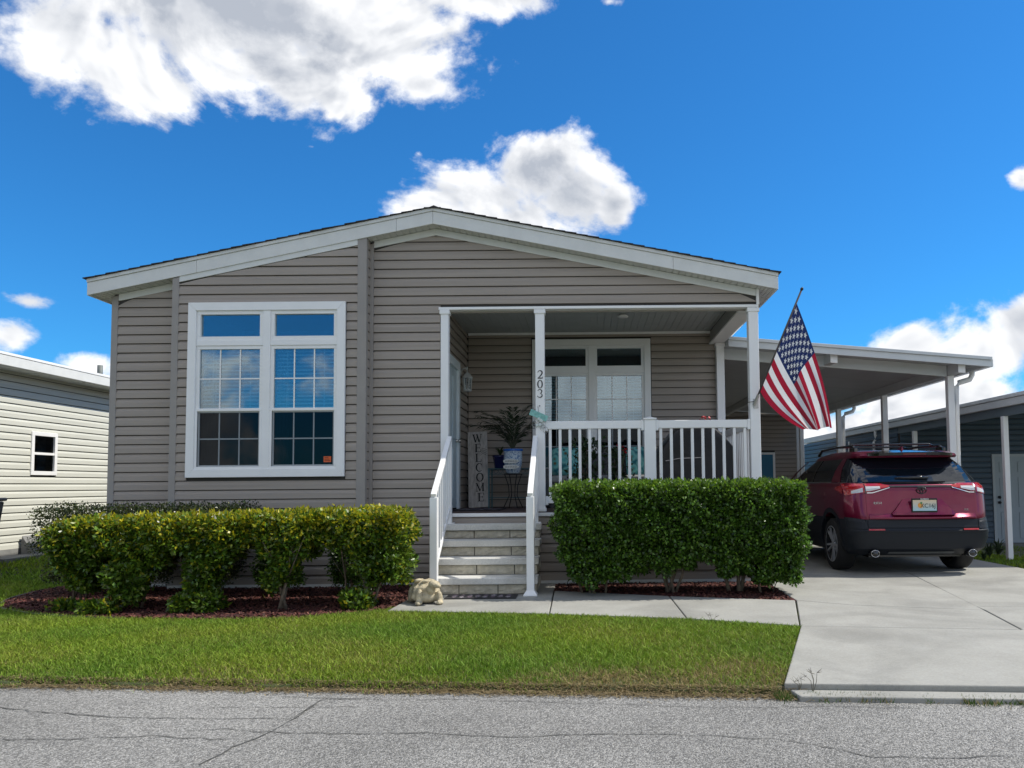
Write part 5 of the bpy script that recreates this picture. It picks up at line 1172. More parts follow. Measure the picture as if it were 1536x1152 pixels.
# storage shed closing the far end of the carport
YS = 20.6; shed = thing('storage_shed', 'taupe sided storage shed with a teal door behind the carport', 'shed', (4, YS, 0))
frs = (0, YS, 1, 0, 0, -1); dx0, dx1 = P(1128, 690, YS)[0], P(1159, 690, YS)[0]; dz = P(1150, 682, YS)[1]
MB().prism([(2.2, YS + .001, 2.8), (PX, YS + .001, 2.8), (PX, YS + .001, zc(PX) + .04), (2.2, YS + .001, zc(2.2) + .04)], (0, .1, 0)).build('wall', back_m, shed)
w = wall_panel(shed, frs, 2.2, PX + .02, 0, 2.80, back_m); siding(w, frs, 2.2, lambda z: min(PX, cx1 + (z - .04 - cz1) / kx), .05, 3.5, taupe, [(dx0 - .06, dx1 + .06, 0, dz + .06)])
w = wall_panel(shed, (PX + .02, 0, 0, 1, 1, 0), YS + .1, YS + 2.5, 0, 2.75, back_m); siding(w, (PX + .02, 0, 0, 1, 1, 0), YS + .1, YS + 2.5, .05, 2.75, taupe)
MB().box(PX - .06, PX + .05, YS - .03, YS + .06, .03, 2.80).build('corner_post', fascia_m, shed, bevel=.004)
sd = MB().box(dx0, dx1, YS - .03, YS - .001, .06, dz).build('shed_door', mat('teal_door', (.02, .17, .30), .5, var=.05), shed)
fr = MB(); fr.box(dx0 - .06, dx0 - .001, YS - .035, YS - .001, .05, dz + .06); fr.box(dx1 + .001, dx1 + .06, YS - .035, YS - .001, .05, dz + .06); fr.box(dx0 - .001, dx1 + .001, YS - .035, YS - .001, dz + .001, dz + .06); fr.build('door_frame', white, sd)
MB().lathe([(0, 0), (.025, 0), (.03, -.04), (0, -.06)], 10, (dx0 + .08, YS - .03, 1.0), 'y').build('door_knob', MATS['nickel'], sd)
MB().prism([(2.2, YS + .02, zc(2.2) + .05), (PX + .1, YS + .02, zc(PX) + .05), (PX + .1, YS + .02, zc(PX) + .12), (2.2, YS + .02, zc(2.2) + .12)], (0, 2.6, 0)).build('roof', alu, shed)

# ------------------------------------------------------------------ house on the left
nl = thing('neighbour_house', 'cream sided house with pale eave and small window beyond the side lawn', 'house', (-9.0, 15, 0))
cream = mat('cream_siding', (.60, .60, .53), .5, var=.07, vs=2, bump=.1, bs=40, stretch=(1, .35, 9)); NX = -9.0
fN = (NX, 0, 0, 1, 1, 0); wy0, wy1, wz0, wz1 = 12.48, 13.02, 1.50, 2.14
w = wall_panel(nl, fN, 9.2, 24, 0, 3.15, back_m, [(wy0, wy1, wz0, wz1)]); siding(w, fN, 9.23, 23.97, .30, 3.12, cream, [(wy0 - .03, wy1 + .03, wz0 - .02, wz1 + .02)])
MB().box(NX - .10, NX + .02, 9.2, 24, .02, .30).build('foundation', mat('foundation_concrete', (.24, .24, .23), .9, var=.2, vs=5, bump=.4, bs=50), nl)
w = wall_panel(nl, (0, 9.2, 1, 0, 0, -1), -17.2, NX, 0, 3.15, back_m); siding(w, (0, 9.2, 1, 0, 0, -1), -17.2, NX - .03, .30, 3.12, cream)
MB().box(NX - .06, NX + .022, 9.16, 9.25, .30, 3.12).build('corner_post', white, nl)
MB().prism([(-8.66, 8.9, 3.10), (-8.66, 8.9, 3.29), (-13.1, 8.9, 4.20), (-17.5, 8.9, 3.29), (-17.5, 8.9, 3.10), (-13.1, 8.9, 4.02)], (0, 15.5, 0)).build('roof', shingle_m, nl)
MB().box(-8.662, -8.64, 8.88, 24.4, 3.09, 3.24).build('eave_fascia', fascia_m, nl, bevel=.004); MB().box(-8.675, -8.632, 8.87, 24.4, 3.245, 3.285).build('drip_edge', white, nl, bevel=.004)
MB().box(NX, -8.663, 8.9, 24.4, 3.083, 3.095).build('eave_soffit', soffit_m, nl)
for i in range(14): MB().box(NX + .001, -8.70, 8.9 + i * 1.1, 8.915 + i * 1.1, 3.072, 3.0825).build('soffit_rib', soffit_m, nl)
wn_ = MB(); 
for a, b, c, d in ((wy0 - .035, wy1 + .035, wz1 - .03, wz1 + .035), (wy0 - .035, wy1 + .035, wz0 - .035, wz0 + .03), (wy0 - .035, wy0 + .03, wz0 + .03, wz1 - .03), (wy1 - .03, wy1 + .035, wz0 + .03, wz1 - .03)): wn_.box(NX + .001, NX + .038, a, b, c, d)
win = wn_.build('window', white, nl, bevel=.004)
MB().box(NX - .02, NX + .030, wy0 + .03, wy1 - .03, (wz0 + wz1) / 2 - .02, (wz0 + wz1) / 2 + .02).build('meeting_rail', white, win)
for c, d in ((wz0 + .03, (wz0 + wz1) / 2 - .02), ((wz0 + wz1) / 2 + .02, wz1 - .03)): MB().box(NX, NX + .005, wy0 + .03, wy1 - .03, c, d).build('pane', glass_lo, win)
MB().box(NX - .13, NX - .12, wy0 + .30, wy1 - .02, wz0 + .03, wz1 - .03).build('curtain', curtain_m, win)
rm = MB(); X0, X1, Y0, Y1, Z0, Z1 = NX - 1.8, NX - .11, wy0 - .5, wy1 + .5, wz0 - .5, wz1 + .3
rm.add([(X0, Y0, Z0), (X1, Y0, Z0), (X1, Y1, Z0), (X0, Y1, Z0), (X0, Y0, Z1), (X1, Y0, Z1), (X1, Y1, Z1), (X0, Y1, Z1)], [(0, 1, 2, 3), (4, 7, 6, 5), (0, 4, 5, 1), (2, 6, 7, 3), (3, 7, 4, 0)]); rm.build('room', room_m, win, fix=False)
vx, vz = P(150, 560, 15.2); MB().tube([(vx, 15.2, vz - .25), (vx, 15.2, vz + .16)], .05, 12).build('vent_pipe', mat('vent_metal', (.16, .18, .17), .6), nl, smooth=True)
# bin and splash block against it
bn = thing('wheelie_bin', 'dark wheeled rubbish bin against the cream sided wall', 'bin', (-8.72, 10.92, .1)); binm = mat('bin_plastic', (.012, .016, .024), .45)
bz = .13
MB().add([(-8.96, 10.66, bz + .06), (-8.50, 10.66, bz + .06), (-8.50, 11.10, bz + .06), (-8.96, 11.10, bz + .06), (-9.00, 10.60, bz + .93), (-8.42, 10.60, bz + .93), (-8.42, 11.18, bz + .93), (-9.00, 11.18, bz + .93)], [(0, 3, 2, 1), (4, 5, 6, 7), (0, 1, 5, 4), (1, 2, 6, 5), (2, 3, 7, 6), (3, 0, 4, 7)]).build('bin_body', binm, bn, bevel=.02)
MB().prism([(-9.02, 10.56, bz + .935), (-8.39, 10.56, bz + .935), (-8.39, 11.2, bz + .935), (-9.02, 11.2, bz + .935)], (0, 0, .05)).build('lid', binm, bn, bevel=.02)
for y in (10.75, 11.02): MB().lathe([(0, -.02), (.08, -.02), (.08, .02), (0, .02)], 16, (-8.46, y, bz - .0 + .08), 'y').build('wheel', ink, bn)
MB().tube([(-8.39, 10.66, bz + .90), (-8.36, 10.70, bz + .92), (-8.36, 11.05, bz + .92), (-8.39, 11.1, bz + .90)], .014, 8).build('handle', binm, bn)
sb = thing('splash_block', 'grey concrete splash block leaning at the foot of the cream wall', 'block', (-8.75, 12.5, .15))
MB().prism([(-8.95, 12.25, .17), (-8.70, 12.25, .17), (-8.94, 12.25, .50)], (0, .55, 0)).build('wedge', mat('splash_concrete', (.20, .20, .195), .9, var=.2, vs=8, bump=.3), sb, bevel=.01)
MB().box(-8.96, -8.55, 11.4, 13.3, .10, .21).build('pad', MATS['splash_concrete'], sb, bevel=.01)

# ------------------------------------------------------------------ house on the right
nr = thing('neighbour_house', 'dark blue grey sided house with a white panel door under its carport roof', 'house', (9, 17, 0))
slate = mat('slate_siding', (.050, .085, .125), .55, var=.1, vs=2, bump=.1, bs=40, stretch=(.35, 1, 9)); YR, RXL, ez = 16.3, 6.70, 2.42
fR = (0, YR, 1, 0, 0, -1); d0, d1 = P(1491, 700, YR)[0], P(1491, 700, YR)[0] + .92; dzt = P(1510, 685, YR)[1]; gz0 = -.09
MB().prism([(RXL, YR + .001, ez - .03), (14, YR + .001, ez - .03), (14, YR + .001, ez + .85)], (0, .1, 0)).build('wall', back_m, nr); w = wall_panel(nr, fR, RXL, 14, gz0, ez - .02, back_m); siding(w, fR, lambda z: max(RXL, RXL + (z - ez) * 7.3 / .9), 14, gz0 + .02, 3.2, slate, [(d0 - .06, d1 + .06, -1, dzt + .06)])
w = wall_panel(nr, (RXL, 0, 0, 1, -1, 0), YR + .1, 24, gz0, 2.4, back_m); siding(w, (RXL, 0, 0, 1, -1, 0), YR + .1, 24, gz0, 2.4, slate)
grey_d = mat('pale_door', (.34, .40, .45), .45, var=.03)
dd = MB().box(d0, d1, YR - .03, YR - .001, gz0 + .02, dzt).build('door', grey_d, nr)
H = dzt - gz0
for a, b in ((.10, .42), (.52, .84)):
    for c, d in ((.06, .36), (.42, .76), (.82, .94)):
        MB().box(d0 + (d1 - d0) * a, d0 + (d1 - d0) * b, YR - .040, YR - .0301, gz0 + H * c, gz0 + H * d).build('door_panel', grey_d, dd, bevel=.01)
for z in (.50, .56): MB().lathe([(0, 0), (.03, 0), (.03, -.03), (.02, -.05), (0, -.055)], 12, (d0 + .07, YR - .031, gz0 + H * z - .05), 'y').build('door_knob', ink, dd)
fr = MB(); fr.box(d0 - .055, d0 - .001, YR - .035, YR - .001, gz0 + .02, dzt + .055); fr.box(d1 + .001, d1 + .055, YR - .035, YR - .001, gz0 + .02, dzt + .055); fr.box(d0 - .001, d1 + .001, YR - .035, YR - .001, dzt + .001, dzt + .055); fr.build('door_frame', mat('pale_frame', (.42, .46, .49), .5), dd)
# roof edge running back along the lot line, posts and downspout
MB().prism([(RXL, 11.0, ez), (14, 11.0, ez + .9), (14, 11.0, ez + 1.05), (RXL, 11.0, ez + .15)], (0, 13.2, 0)).build('roof', alu_u, nr)
MB().box(RXL - .06, RXL + .03, 10.95, 20.1, ez - .02, ez + .10).build('gutter', alu, nr, bevel=.008); MB().box(RXL - .075, RXL + .03, 10.95, 20.1, ez + .105, ez + .165).build('fascia_cap', alu, nr, bevel=.006)
MB().box(RXL - .01, RXL + .05, 11.2, 20.0, ez - .16, ez - .025).build('edge_beam', mat('slate_trim', (.13, .17, .20), .5), nr)
for y in (12.25, 15.6, 19.4):
    MB().box(RXL - .03, RXL + .05, y - .04, y + .04, gz0, ez - .161).build('porch_post', white_al, nr, bevel=.005)
gx = RXL - .02; MB().tube([(gx, 17.6, ez), (gx, 17.6, ez - .10), (gx + .04, 17.65, ez - .2), (gx - .0, 17.7, ez - .26), (gx - .02, 17.7, .1)], .04, 8).build('downspout', white_al, nr, smooth=True)
MB().box(6.9, 14, 11.5, YR - .001, gz0 - .06, gz0 + .012).build('porch_slab', conc, nr)
for i, (px, py, Y, h, n) in enumerate(((1478, 828, 12.6, .34, 34), (1492, 820, 13.4, .42, 30), (1470, 835, 11.9, .22, 26))):
    x = (px - 877) / F * Y; q = blade_plant('strappy_plant', ['grey green strappy plant between the two driveways', 'taller strappy plant by the neighbouring door post', 'low strappy plant behind the parked car wheel'][i], x, Y, float(terrain(x, Y)) - .01, n, h, h * .9, (.05, .075, .035), 60 + i, .014)
# trees on the skyline behind the carport
def far_tree(label, px, py_top, Y, r, seed, n=2600):
    x, zt = P(px, py_top, Y); t = thing('far_tree', label, 'tree', (x, Y, 0), 'trees on the skyline behind the carport'); g = np.random.default_rng(seed)
    d = g.normal(0, 1, (n, 3)); d /= np.linalg.norm(d, axis=1, keepdims=True); rad = r * (g.uniform(.25, 1, (n, 1)) ** .5) * (1 + .25 * np.sin(5 * d[:, :1] + seed) * np.cos(4 * d[:, 2:]))
    c = np.array([x, Y, zt - r * .8]) + d * rad * np.array([1, 1, .8]); V, Fc, cc = leaves(c, d, .34, .12, np.array([.05, .085, .03]) * g.uniform(.5, 1.4, (n, 1)), seed); np_mesh('crown', V, Fc, leaf_m, t, cc)
    mb = MB(); mb.tube([(x, Y, -.1), (x + .1, Y, zt * .4), (x, Y, zt - r * .6)], [.16, .12, .05], 8)
    for k in range(5): a = k * 1.3; mb.tube([(x, Y, zt * .45), (x + math.cos(a) * r * .6, Y + math.sin(a) * r * .6, zt - r * .7)], [.07, .02], 6)
    mb.build('trunk', bark_m, t)
far_tree('small green tree showing between shed corner and parked car', 1214, 683, 42, 1.15, 71)
far_tree('low green tree hidden behind the parked car roof', 1246, 688, 44, 1.2, 72)

# ------------------------------------------------------------------ parked car
CX, CY = 4.31, 9.80                      # centre line, rearmost point
car = thing('parked_car', 'dark red SUV parked rear out under the edge of the carport', 'car', (CX, CY + 2.3, SLABZ))
paint = mat('red_paint', (.165, .004, .034), .28, metal=.55, coat=.55, var=.06, vs=300)
clad = mat('black_cladding', (.010, .013, .019), .5, bump=.1, bs=500, spec=.3)
gls = mat('privacy_glass', (.006, .009, .014), .04, spec=.8); rub = mat('tyre_rubber', (.012, .012, .013), .8, bump=.3, bs=200)
gblk = mat('gloss_black', (.006, .006, .008), .12, coat=.6); chrome = mat('bright_metal', (.62, .63, .65), .18, metal=1)
lens_r = mat('red_lens', (.36, .006, .012), .12, coat=.8); lens_w = mat('clear_lens', (.55, .56, .58), .12, coat=.8); rim_m = mat('alloy_rim', (.52, .53, .55), .35, metal=.5)
#      z     half-w  rear   front  exponent
SL = [(.24, .80, .30, 4.28, 5), (.27, .85, .16, 4.42, 5), (.34, .895, .06, 4.52, 5.5), (.48, .92, .012, 4.58, 6), (.575, .926, .0, 4.59, 6), (.592, .924, .012, 4.59, 6), (.63, .922, .022, 4.59, 6), (.715, .916, .032, 4.58, 6),
      (.717, .912, .050, 4.57, 6), (.74, .915, .048, 4.56, 6), (.80, .921, .056, 4.55, 6), (.90, .925, .070, 4.52, 6), (1.0, .924, .080, 4.47, 6), (1.07, .918, .084, 4.35, 6), (1.12, .912, .092, 4.0, 6), (1.165, .895, .125, 3.62, 6), (1.19, .868, .165, 3.48, 6),
      (1.192, .862, .172, 3.46, 6), (1.28, .835, .255, 3.22, 6), (1.38, .795, .360, 2.98, 6), (1.47, .735, .455, 2.78, 6), (1.535, .69, .525, 2.64, 6), 
      (1.52, .70, .36, 2.66, 6), (1.545, .708, .345, 2.62, 6), (1.575, .695, .36, 2.52, 6), (1.605, .66, .46, 2.38, 5), (1.625, .62, .66, 2.20, 4.5), (1.636, .48, .95, 1.95, 4), (1.640, .25, 1.2, 1.75, 3)]
def sect(z):
    for a, b in zip(SL[:-1], SL[1:]):
        if a[0] <= z <= b[0] and b[0] > a[0]: t = (z - a[0]) / (b[0] - a[0]); return [a[i] + (b[i] - a[i]) * t for i in range(1, 5)]
    return SL[-1][1:]
RC, BOW, RFC = .26, .035, .55
def outline(s):
    """plan outline of one slice: bowed tail, rounded corners, straight flanks, rounder nose"""
    z, w, yr, yf, n = s; rc = min(RC, w * .6); rf = min(RFC, w * .8); o = []; a = w - rc
    for k in range(13): x = -a + 2 * a * k / 12; o.append((x, yr + BOW * (x / a) ** 2))
    for k in range(1, 10): t = -math.pi / 2 + math.pi / 2 * k / 10; o.append((a + rc * math.cos(t), yr + BOW + rc + rc * math.sin(t)))
    y0, y1 = yr + BOW + rc, yf - rf
    for k in range(12): o.append((w, y0 + (y1 - y0) * k / 11))
    for k in range(1, 8): t = math.pi / 2 * k / 8; o.append((w - rf + rf * math.cos(t), yf - rf + rf * math.sin(t)))
    h = len(o); right = o[12:]; left = [(-x, y) for x, y in right[1:]][::-1]
    b = w - rf; front = [(b - 2 * b * k / 8, yf + .06 * (1 - (1 - k / 4) ** 2)) for k in range(9)]
    o = o[:12] + right + front + left[:-0 or None]
    return [Vector((CX + x, CY + y, z + SLABZ)) for x, y in o]
NP = len(outline(SL[0]))
def loft(name, i0, i1, m, closed=True):
    mb = MB(); rings = [outline(SL[i]) for i in range(i0, i1)]; r = len(rings)
    mb.add([p for g in rings for p in g], [(i * NP + k, i * NP + (k + 1) % NP, (i + 1) * NP + (k + 1) % NP, (i + 1) * NP + k) for i in range(r - 1) for k in range(NP)] + [tuple(range(NP))[::-1], tuple(range((r - 1) * NP, r * NP))])
    return mb.build(name, m, car)
WR, WY = .355, (.885, 3.575)
low = loft('bumper_cladding', 0, 8, clad); body = loft('body', 8, 17, paint); gh = loft('side_glass', 17, 22, gls); roof = loft('roof', 22, 29, paint)
cut = MB()
for y in WY:
    for s in (-1, 1): cut.lathe([(.425, s * .60), (.425, s * 1.2)], 36, (CX, CY + y, WR + SLABZ), 'x')
co = cut.build('cutter', None)
for o in (low, body):
    b = o.modifiers.new('b', 'BOOLEAN'); b.object = co; b.operation = 'DIFFERENCE'; b.solver = 'EXACT'
for o in (low, body):
    applied(o)
bpy.data.objects.remove(co)
for o in (low, body, gh, roof):
    me = o.data
    bm = bmesh.new(); bm.from_mesh(me); bmesh.ops.remove_doubles(bm, verts=bm.verts, dist=1e-4)
    for f in bm.faces: f.smooth = len(f.verts) <= 4
    for e in bm.edges: e.smooth = e.calc_face_angle(0) < .6
    bm.to_mesh(me); bm.free()
def ry(x, z):                             # rear surface: y at (x, z)
    w, yr, yf, n = sect(z); a = w - RC; q = abs(x)
    if q <= a: return yr + BOW * (q / a) ** 2
    return yr + BOW + RC - math.sqrt(max(RC * RC - (q - a) ** 2, 0))
def sx_(y, z):                            # flank: half width at (y, z)
    w, yr, yf, n = sect(z); d = yr + BOW + RC - y
    return w if d <= 0 else w - RC + math.sqrt(max(RC * RC - d * d, 0))
def rear_patch(name, m, x0, x1, lo, hi, off=.006, th=.02, nx=14, nz=4, parent=car, smooth=True):
    """raised panel following the tail; lo(x), hi(x) bound it"""
    lo_ = lo if callable(lo) else (lambda x: lo); hi_ = hi if callable(hi) else (lambda x: hi); f = []; 
    for i in range(nx + 1):
        x = x0 + (x1 - x0) * i / nx; f.append([])
        for j in range(nz + 1):
            z = lo_(x) + (hi_(x) - lo_(x)) * j / nz; f[-1].append(Vector((CX + x, CY + ry(x, z) - (off(x, z) if callable(off) else off), z + SLABZ)))
    b = [[p + Vector((0, th, 0)) for p in r] for r in f]; mb = MB().grid(f); mb.grid(b); c = nz + 1; N = (nx + 1) * c
    for i in range(nx): mb.f += [(i * c, (i + 1) * c, N + (i + 1) * c, N + i * c), (i * c + nz, N + i * c + nz, N + (i + 1) * c + nz, (i + 1) * c + nz)]
    for j in range(nz): mb.f += [(j, N + j, N + j + 1, j + 1), (nx * c + j, nx * c + j + 1, N + nx * c + j + 1, N + nx * c + j)]
    return mb.build(name, m, parent, smooth=False)
lerp = lambda a, b, t: a + (b - a) * max(0, min(1, t))
# tailgate: lower black panel, recessed plate field, shoulder crease
rear_patch('tailgate_cladding', clad, -.70, .70, lambda x: .615, lambda x: .712, .012, .03)
tg = rear_patch('tailgate', paint, -.70, .70, .722, lambda x: 1.085 if abs(x) < .42 else lerp(1.085, 1.035, (abs(x) - .42) / .16), .008, .03, 28, 6)
rear_patch('plate_field', paint, -.40, .40, lambda x: .775, lambda x: lerp(.985, .80, (abs(x) - .24) / .15), lambda x, z: .012 + .055 * (.985 - z) / .21 * (1 if abs(x) < .37 else .75), .07, 16, 6, tg)
rear_patch('tailgate_ledge', paint, -.68, .68, .724, .790, lambda x, z: .012 + .050 * lerp(1, 0, (z - .745) / .045) * lerp(1, .3, (abs(x) - .4) / .28), .05, 20, 6, tg)
# lamp band
for s in (-1, 1):
    nm = rear_patch('tail_lamp', lens_r, s * .40, s * .9135, lambda x: lerp(1.135, 1.075, (abs(x) - .40) / .25) if abs(x) < .65 else lerp(1.075, 1.03, (abs(x) - .65) / .24), lambda x: lerp(1.150, 1.178, (abs(x) - .40) / .1), .016, .03, 26, 4)
    rear_patch('reverse_lens', lens_w, s * .52, s * .70, lambda x: lerp(1.115, 1.082, (abs(x) - .50) / .15), lambda x: 1.142, .020, .01, 10, 2, nm)
    rear_patch('indicator_lens', lens_w, s * .735, s * .86, lambda x: lerp(1.068, 1.05, (abs(x) - .735) / .12), lambda x: lerp(1.125, 1.085, (abs(x) - .735) / .12), .019, .01, 8, 2, nm)
    rear_patch('lamp_divider', gblk, s * .700, s * .712, 1.05, 1.172, .021, .01, 2, 3, nm)
    rear_patch('lamp_trim', chrome, s * .40, s * .69, lambda x: lerp(1.120, 1.052, (abs(x) - .40) / .22), lambda x: lerp(1.130, 1.064, (abs(x) - .40) / .22), .020, .02, 14, 2, nm)
    # wrap on the flank
    q = MB(); f = []
    for i in range(9):
        y = .36 + .30 * i / 8; f.append([Vector((CX + s * (sx_(y, z) + .006), CY + y, z + SLABZ)) for z in (lerp(1.045, 1.10, i / 8), lerp(1.09, 1.12, i / 8), lerp(1.165, 1.13, i / 8))])
    q.grid(f).build('lamp_wrap', lens_r, nm, fix=False)
    rear_patch('reflector', lens_r, s * .50, s * .70, .580, .600, .010, .02, 8, 1)
    rear_patch('bumper_corner', clad, s * .71, s * .915, lambda x: .60, lambda x: lerp(.712, .742, (abs(x) - .71) / .18), .010, .03, 14, 3)
    ex = MB().tube([(CX + s * .62, CY + .05, .285 + SLABZ), (CX + s * .62, CY + .30, .285 + SLABZ)], .05, 18).build('tailpipe', gblk, car, smooth=True)
    MB().tube([(CX + s * .62 + .052 * math.cos(a * .4), CY + .052, .285 + SLABZ + .044 * math.sin(a * .4)) for a in range(17)], .0038, 6).build('tailpipe_ring', chrome, ex, smooth=True)
rear_patch('lamp_bar', gblk, -.42, .42, 1.128, 1.150, .014, .02, 20, 2)
rear_patch('bumper_lip', clad, -.80, .80, .555, .572, .016, .02, 20, 1); rear_patch('diffuser', mat('grey_diffuser', (.10, .105, .11), .45), -.42, .42, .262, .300, .012, .03, 14, 2)
# rear window, spoiler, wiper, high brake light
rear_patch('rear_window', gls, -.70, .70, lambda x: 1.200, lambda x: 1.50 - .02 * (x / .7) ** 4, .006, .012, 20, 10)
rear_patch('window_garnish', gblk, -.78, .78, 1.168, 1.196, .008, .02, 20, 2)
sp = MB(); f = []
for i in range(21):
    x = -.56 + 1.12 * i / 20; e = .13 * abs(x / .56) ** 5; f.append([Vector((CX + x, CY + .25 + e, 1.545 - .012 * (x / .7) ** 2 + SLABZ)), Vector((CX + x, CY + .245 + e, 1.585 - .022 * (x / .7) ** 2 + SLABZ)), Vector((CX + x, CY + .52 + e, 1.622 - .03 * (x / .7) ** 2 + SLABZ)), Vector((CX + x, CY + .50 + e, 1.530 + SLABZ))])
for k in (0, 1, 2): sp.grid([[r[k], r[k + 1]] for r in f])
sp.grid([[r[3], r[0]] for r in f]); sp.f += []
spo = sp.build('spoiler', gblk, car, smooth=False)
MB().box(CX - .15, CX + .15, CY + .238, CY + .262, 1.552 + SLABZ, 1.566 + SLABZ).build('brake_light', mat('dim_red_lens', (.16, .01, .012), .2), spo)
MB().tube([(CX - .28, CY + ry(-.28, 1.25) - .022, 1.245 + SLABZ), (CX + .0, CY + ry(0, 1.25) - .028, 1.252 + SLABZ), (CX + .14, CY + ry(.14, 1.25) - .03, 1.255 + SLABZ)], [.010, .022, .028], 8).build('wiper', gblk, car, smooth=True)
# pillars over the glass on each flank
def flank(name, m, quad, off=.006, nz=6):
    for s in (-1, 1):
        f = []
        for j in range(nz + 1):
            t = j / nz; z = quad[0][1] + (quad[3][1] - quad[0][1]) * t; ya = quad[0][0] + (quad[3][0] - quad[0][0]) * t; yb = quad[1][0] + (quad[2][0] - quad[1][0]) * t; f.append([])
            for y in (ya, (ya + yb) / 2, yb):
                x = sx_(y, z); f[-1].append(Vector((CX + s * (x + off), CY + y, z + SLABZ)))
        MB().grid(f).build(name, m, car, fix=False)
flank('rear_pillar', paint, [(.60, 1.195), (.98, 1.195), (.92, 1.53), (.78, 1.53)])
flank('centre_pillar', gblk, [(1.86, 1.195), (1.96, 1.195), (1.90, 1.53), (1.82, 1.53)]); flank('front_pillar', paint, [(3.12, 1.195), (3.28, 1.195), (2.64, 1.53), (2.56, 1.53)])
flank('window_trim', chrome, [(.95, 1.193), (3.25, 1.193), (3.24, 1.205), (.96, 1.205)], .008, 1)
for y in (1.08, 2.02, 3.05): flank('door_seam', gblk, [(y, .40), (y + .008, .40), (y + .02, 1.185), (y + .012, 1.185)], .0015)
flank('door_handle', paint, [(1.16, .97), (1.36, .97), (1.36, 1.0), (1.16, 1.0)], .022, 1); flank('door_handle', paint, [(2.12, .96), (2.32, .96), (2.32, .99), (2.12, .99)], .022, 1)
flank('fuel_flap', paint, [(.62, .86), (.80, .86), (.80, 1.0), (.62, 1.0)], .003, 2)
for s in (-1, 1):
    mi = MB().box(CX + s * .90, CX + s * 1.08, CY + 2.96, CY + 3.08, 1.10 + SLABZ, 1.25 + SLABZ).build('door_mirror', paint, car, bevel=.03)
    MB().box(CX + s * .93, CX + s * 1.06, CY + 2.952, CY + 2.958, 1.125 + SLABZ, 1.225 + SLABZ).build('mirror_glass', gls, mi)
    rl = MB().tube([(CX + s * .60, CY + .72, 1.635 + SLABZ), (CX + s * .60, CY + .84, 1.69 + SLABZ), (CX + s * .60, CY + 1.5, 1.705 + SLABZ), (CX + s * .60, CY + 2.2, 1.69 + SLABZ), (CX + s * .60, CY + 2.35, 1.62 + SLABZ)], [.026, .020, .018, .020, .026], 8).build('roof_rail', gblk, car, smooth=True)
    MB().box(CX + s * .60 - .025, CX + s * .60 + .025, CY + .70, CY + .92, 1.59 + SLABZ, 1.675 + SLABZ).build('rail_foot', gblk, rl, bevel=.015)
for y in (1.02, 1.90):
    MB().tube([(CX - .60, CY + y, 1.70 + SLABZ), (CX - .54, CY + y, 1.725 + SLABZ), (CX + .54, CY + y, 1.725 + SLABZ), (CX + .60, CY + y, 1.70 + SLABZ)], .015, 8).build('cross_bar', gblk, car, smooth=True)
MB().add([(CX - .02, CY + .62, 1.615 + SLABZ), (CX + .02, CY + .62, 1.615 + SLABZ), (CX + .02, CY + .85, 1.62 + SLABZ), (CX - .02, CY + .85, 1.62 + SLABZ), (CX, CY + .63, 1.69 + SLABZ)], [(0, 1, 4), (1, 2, 4), (2, 3, 4), (3, 0, 4), (0, 3, 2, 1)]).build('aerial_fin', paint, car, bevel=.006)
# wheels
for s in (-1, 1):
    for y in WY:
        c = (CX + s * .795, CY + y, WR + SLABZ); wh = MB().lathe([(.24, -.115), (.325, -.118), (.348, -.095), (.355, -.05), (.355, .05), (.348, .095), (.325, .118), (.24, .115), (.23, .09), (.23, -.09), (.24, -.115)], 40, c, 'x', caps=False).build('wheel', rub, car, smooth=True)
        rim = MB(); xo = c[0] + s * .098
        rim.lathe([(.232, s * .118), (.245, s * .119), (.246, s * .10), (.232, s * .02), (.225, s * .02)], 40, c, 'x', caps=False)
        for k in range(10):
            a = k * math.pi / 5 + (.12 if k % 2 else -.12); rim.bar((xo - s * .01, c[1] + .04 * math.cos(a), c[2] + .04 * math.sin(a)), (xo, c[1] + .236 * math.cos(a), c[2] + .236 * math.sin(a)), .026, .022, (1, 0, 0))
        rim.lathe([(0, s * .105), (.05, s * .100), (.055, s * .07), (0, s * .07)], 18, c, 'x'); rim.build('rim', rim_m, wh)
        MB().lathe([(0, s * .03), (.225, s * .03), (.225, s * .02), (0, s * .02)], 30, c, 'x').build('brake_disc', mat('brake_disc', (.08, .08, .085), .4, metal=.7), wh)
        ar = []
        for i in range(25):
            a = -.12 + (math.pi + .24) * i / 24; z = WR + SLABZ + math.sin(a) * .43; yy = c[1] + math.cos(a) * .43; z2 = WR + SLABZ + math.sin(a) * .495; y2 = c[1] + math.cos(a) * .495
            wz = lambda zz: sect(max(.25, zz - SLABZ))[0]; ar.append([Vector((CX + s * (wz(z) - .05), yy, z)), Vector((CX + s * (wz(z) + .006), yy, z)), Vector((CX + s * (wz(z2) + .005), y2, z2)), Vector((CX + s * (wz(z2) - .02), y2, z2))])
        MB().grid(ar).build('arch_cladding', clad, car, fix=False)
MB().box(CX - .6, CX + .6, CY + .35, CY + 4.2, .215 + SLABZ, .262 + SLABZ).build('underbody', gblk, car)
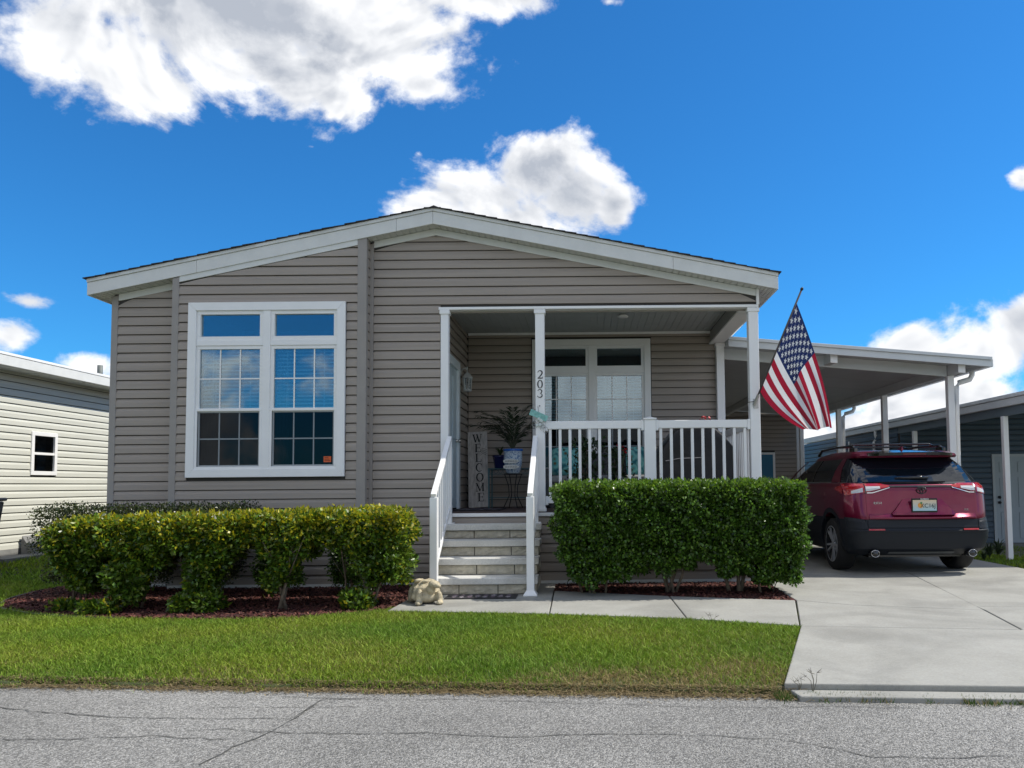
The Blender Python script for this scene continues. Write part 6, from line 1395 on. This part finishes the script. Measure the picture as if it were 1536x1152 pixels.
# number plate, emblem and badges
pz, py_ = .895, CY + ry(0, .89) - .075
pl = MB().box(CX - .165, CX + .165, py_, py_ + .016, pz - .09 + SLABZ, pz + .09 + SLABZ).build('plate_frame', gblk, car, bevel=.006)
plm = mat('plate_print', (.62, .66, .66), .5); t = plm.node_tree; n = t.nodes; g = n.new('ShaderNodeNewGeometry'); sp_ = n.new('ShaderNodeSeparateXYZ'); t.links.new(g.outputs['Position'], sp_.inputs[0]); mr = n.new('ShaderNodeMapRange'); t.links.new(sp_.outputs[2], mr.inputs[0]); mr.inputs[1].default_value = pz - .07 + SLABZ; mr.inputs[2].default_value = pz + .06 + SLABZ
rp = n.new('ShaderNodeValToRGB'); rp.color_ramp.elements[0].color = (.36, .58, .66, 1); rp.color_ramp.elements[1].color = (.70, .56, .38, 1); t.links.new(mr.outputs[0], rp.inputs[0]); t.links.new(rp.outputs[0], n['Principled BSDF'].inputs['Base Color'])
MB().box(CX - .15, CX + .15, py_ - .003, py_ - .0005, pz - .068 + SLABZ, pz + .068 + SLABZ).build('plate', plm, pl)
def FM(x, z, y): return Matrix.Translation((CX + x, y, z + SLABZ)) @ FRONT
text_obj('XC16J', .074, FM(.040, pz - .006, py_ - .0055), mat('plate_ink', (.02, .05, .05), .5), pl, 'plate_number', .001)
MB().lathe([(0, 0), (.034, .0), (.034, -.002), (0, -.002)], 12, (CX - .055, py_ - .004, pz + SLABZ), 'y').build('plate_emblem', mat('plate_orange', (.75, .33, .06), .5), pl)
MB().lathe([(0, 0), (.014, .0), (.014, -.002), (0, -.002)], 10, (CX - .045, py_ - .0065, pz + .03 + SLABZ), 'y').build('plate_emblem', mat('plate_leaf', (.10, .25, .08), .5), pl)
text_obj('FLORIDA', .026, FM(0, pz + .078, py_ - .0025), white, pl, 'frame_lettering', .001)
ey = CY + ry(0, 1.09) - .020
def ell(a, b, oz=0.0, ox=0.0): return [(CX + ox + a * math.cos(k * math.pi / 12), ey, 1.085 + oz + SLABZ + b * math.sin(k * math.pi / 12)) for k in range(25)]
em = MB().tube(ell(.062, .042), .006, 6); em.tube(ell(.020, .036), .005, 6); em.tube(ell(.042, .014, .016), .005, 6); em.build('emblem', gblk, tg, smooth=True)
text_obj('RAV4', .045, FM(-.56, .925, CY + ry(.56, .92) - .012), chrome, tg, 'badge', .002); text_obj('XLE', .034, FM(.565, .835, CY + ry(.56, .83) - .012), chrome, tg, 'badge', .002)

for o in bpy.data.objects:                                  # a thing that is an Empty draws nothing itself
    o.hide_render = False
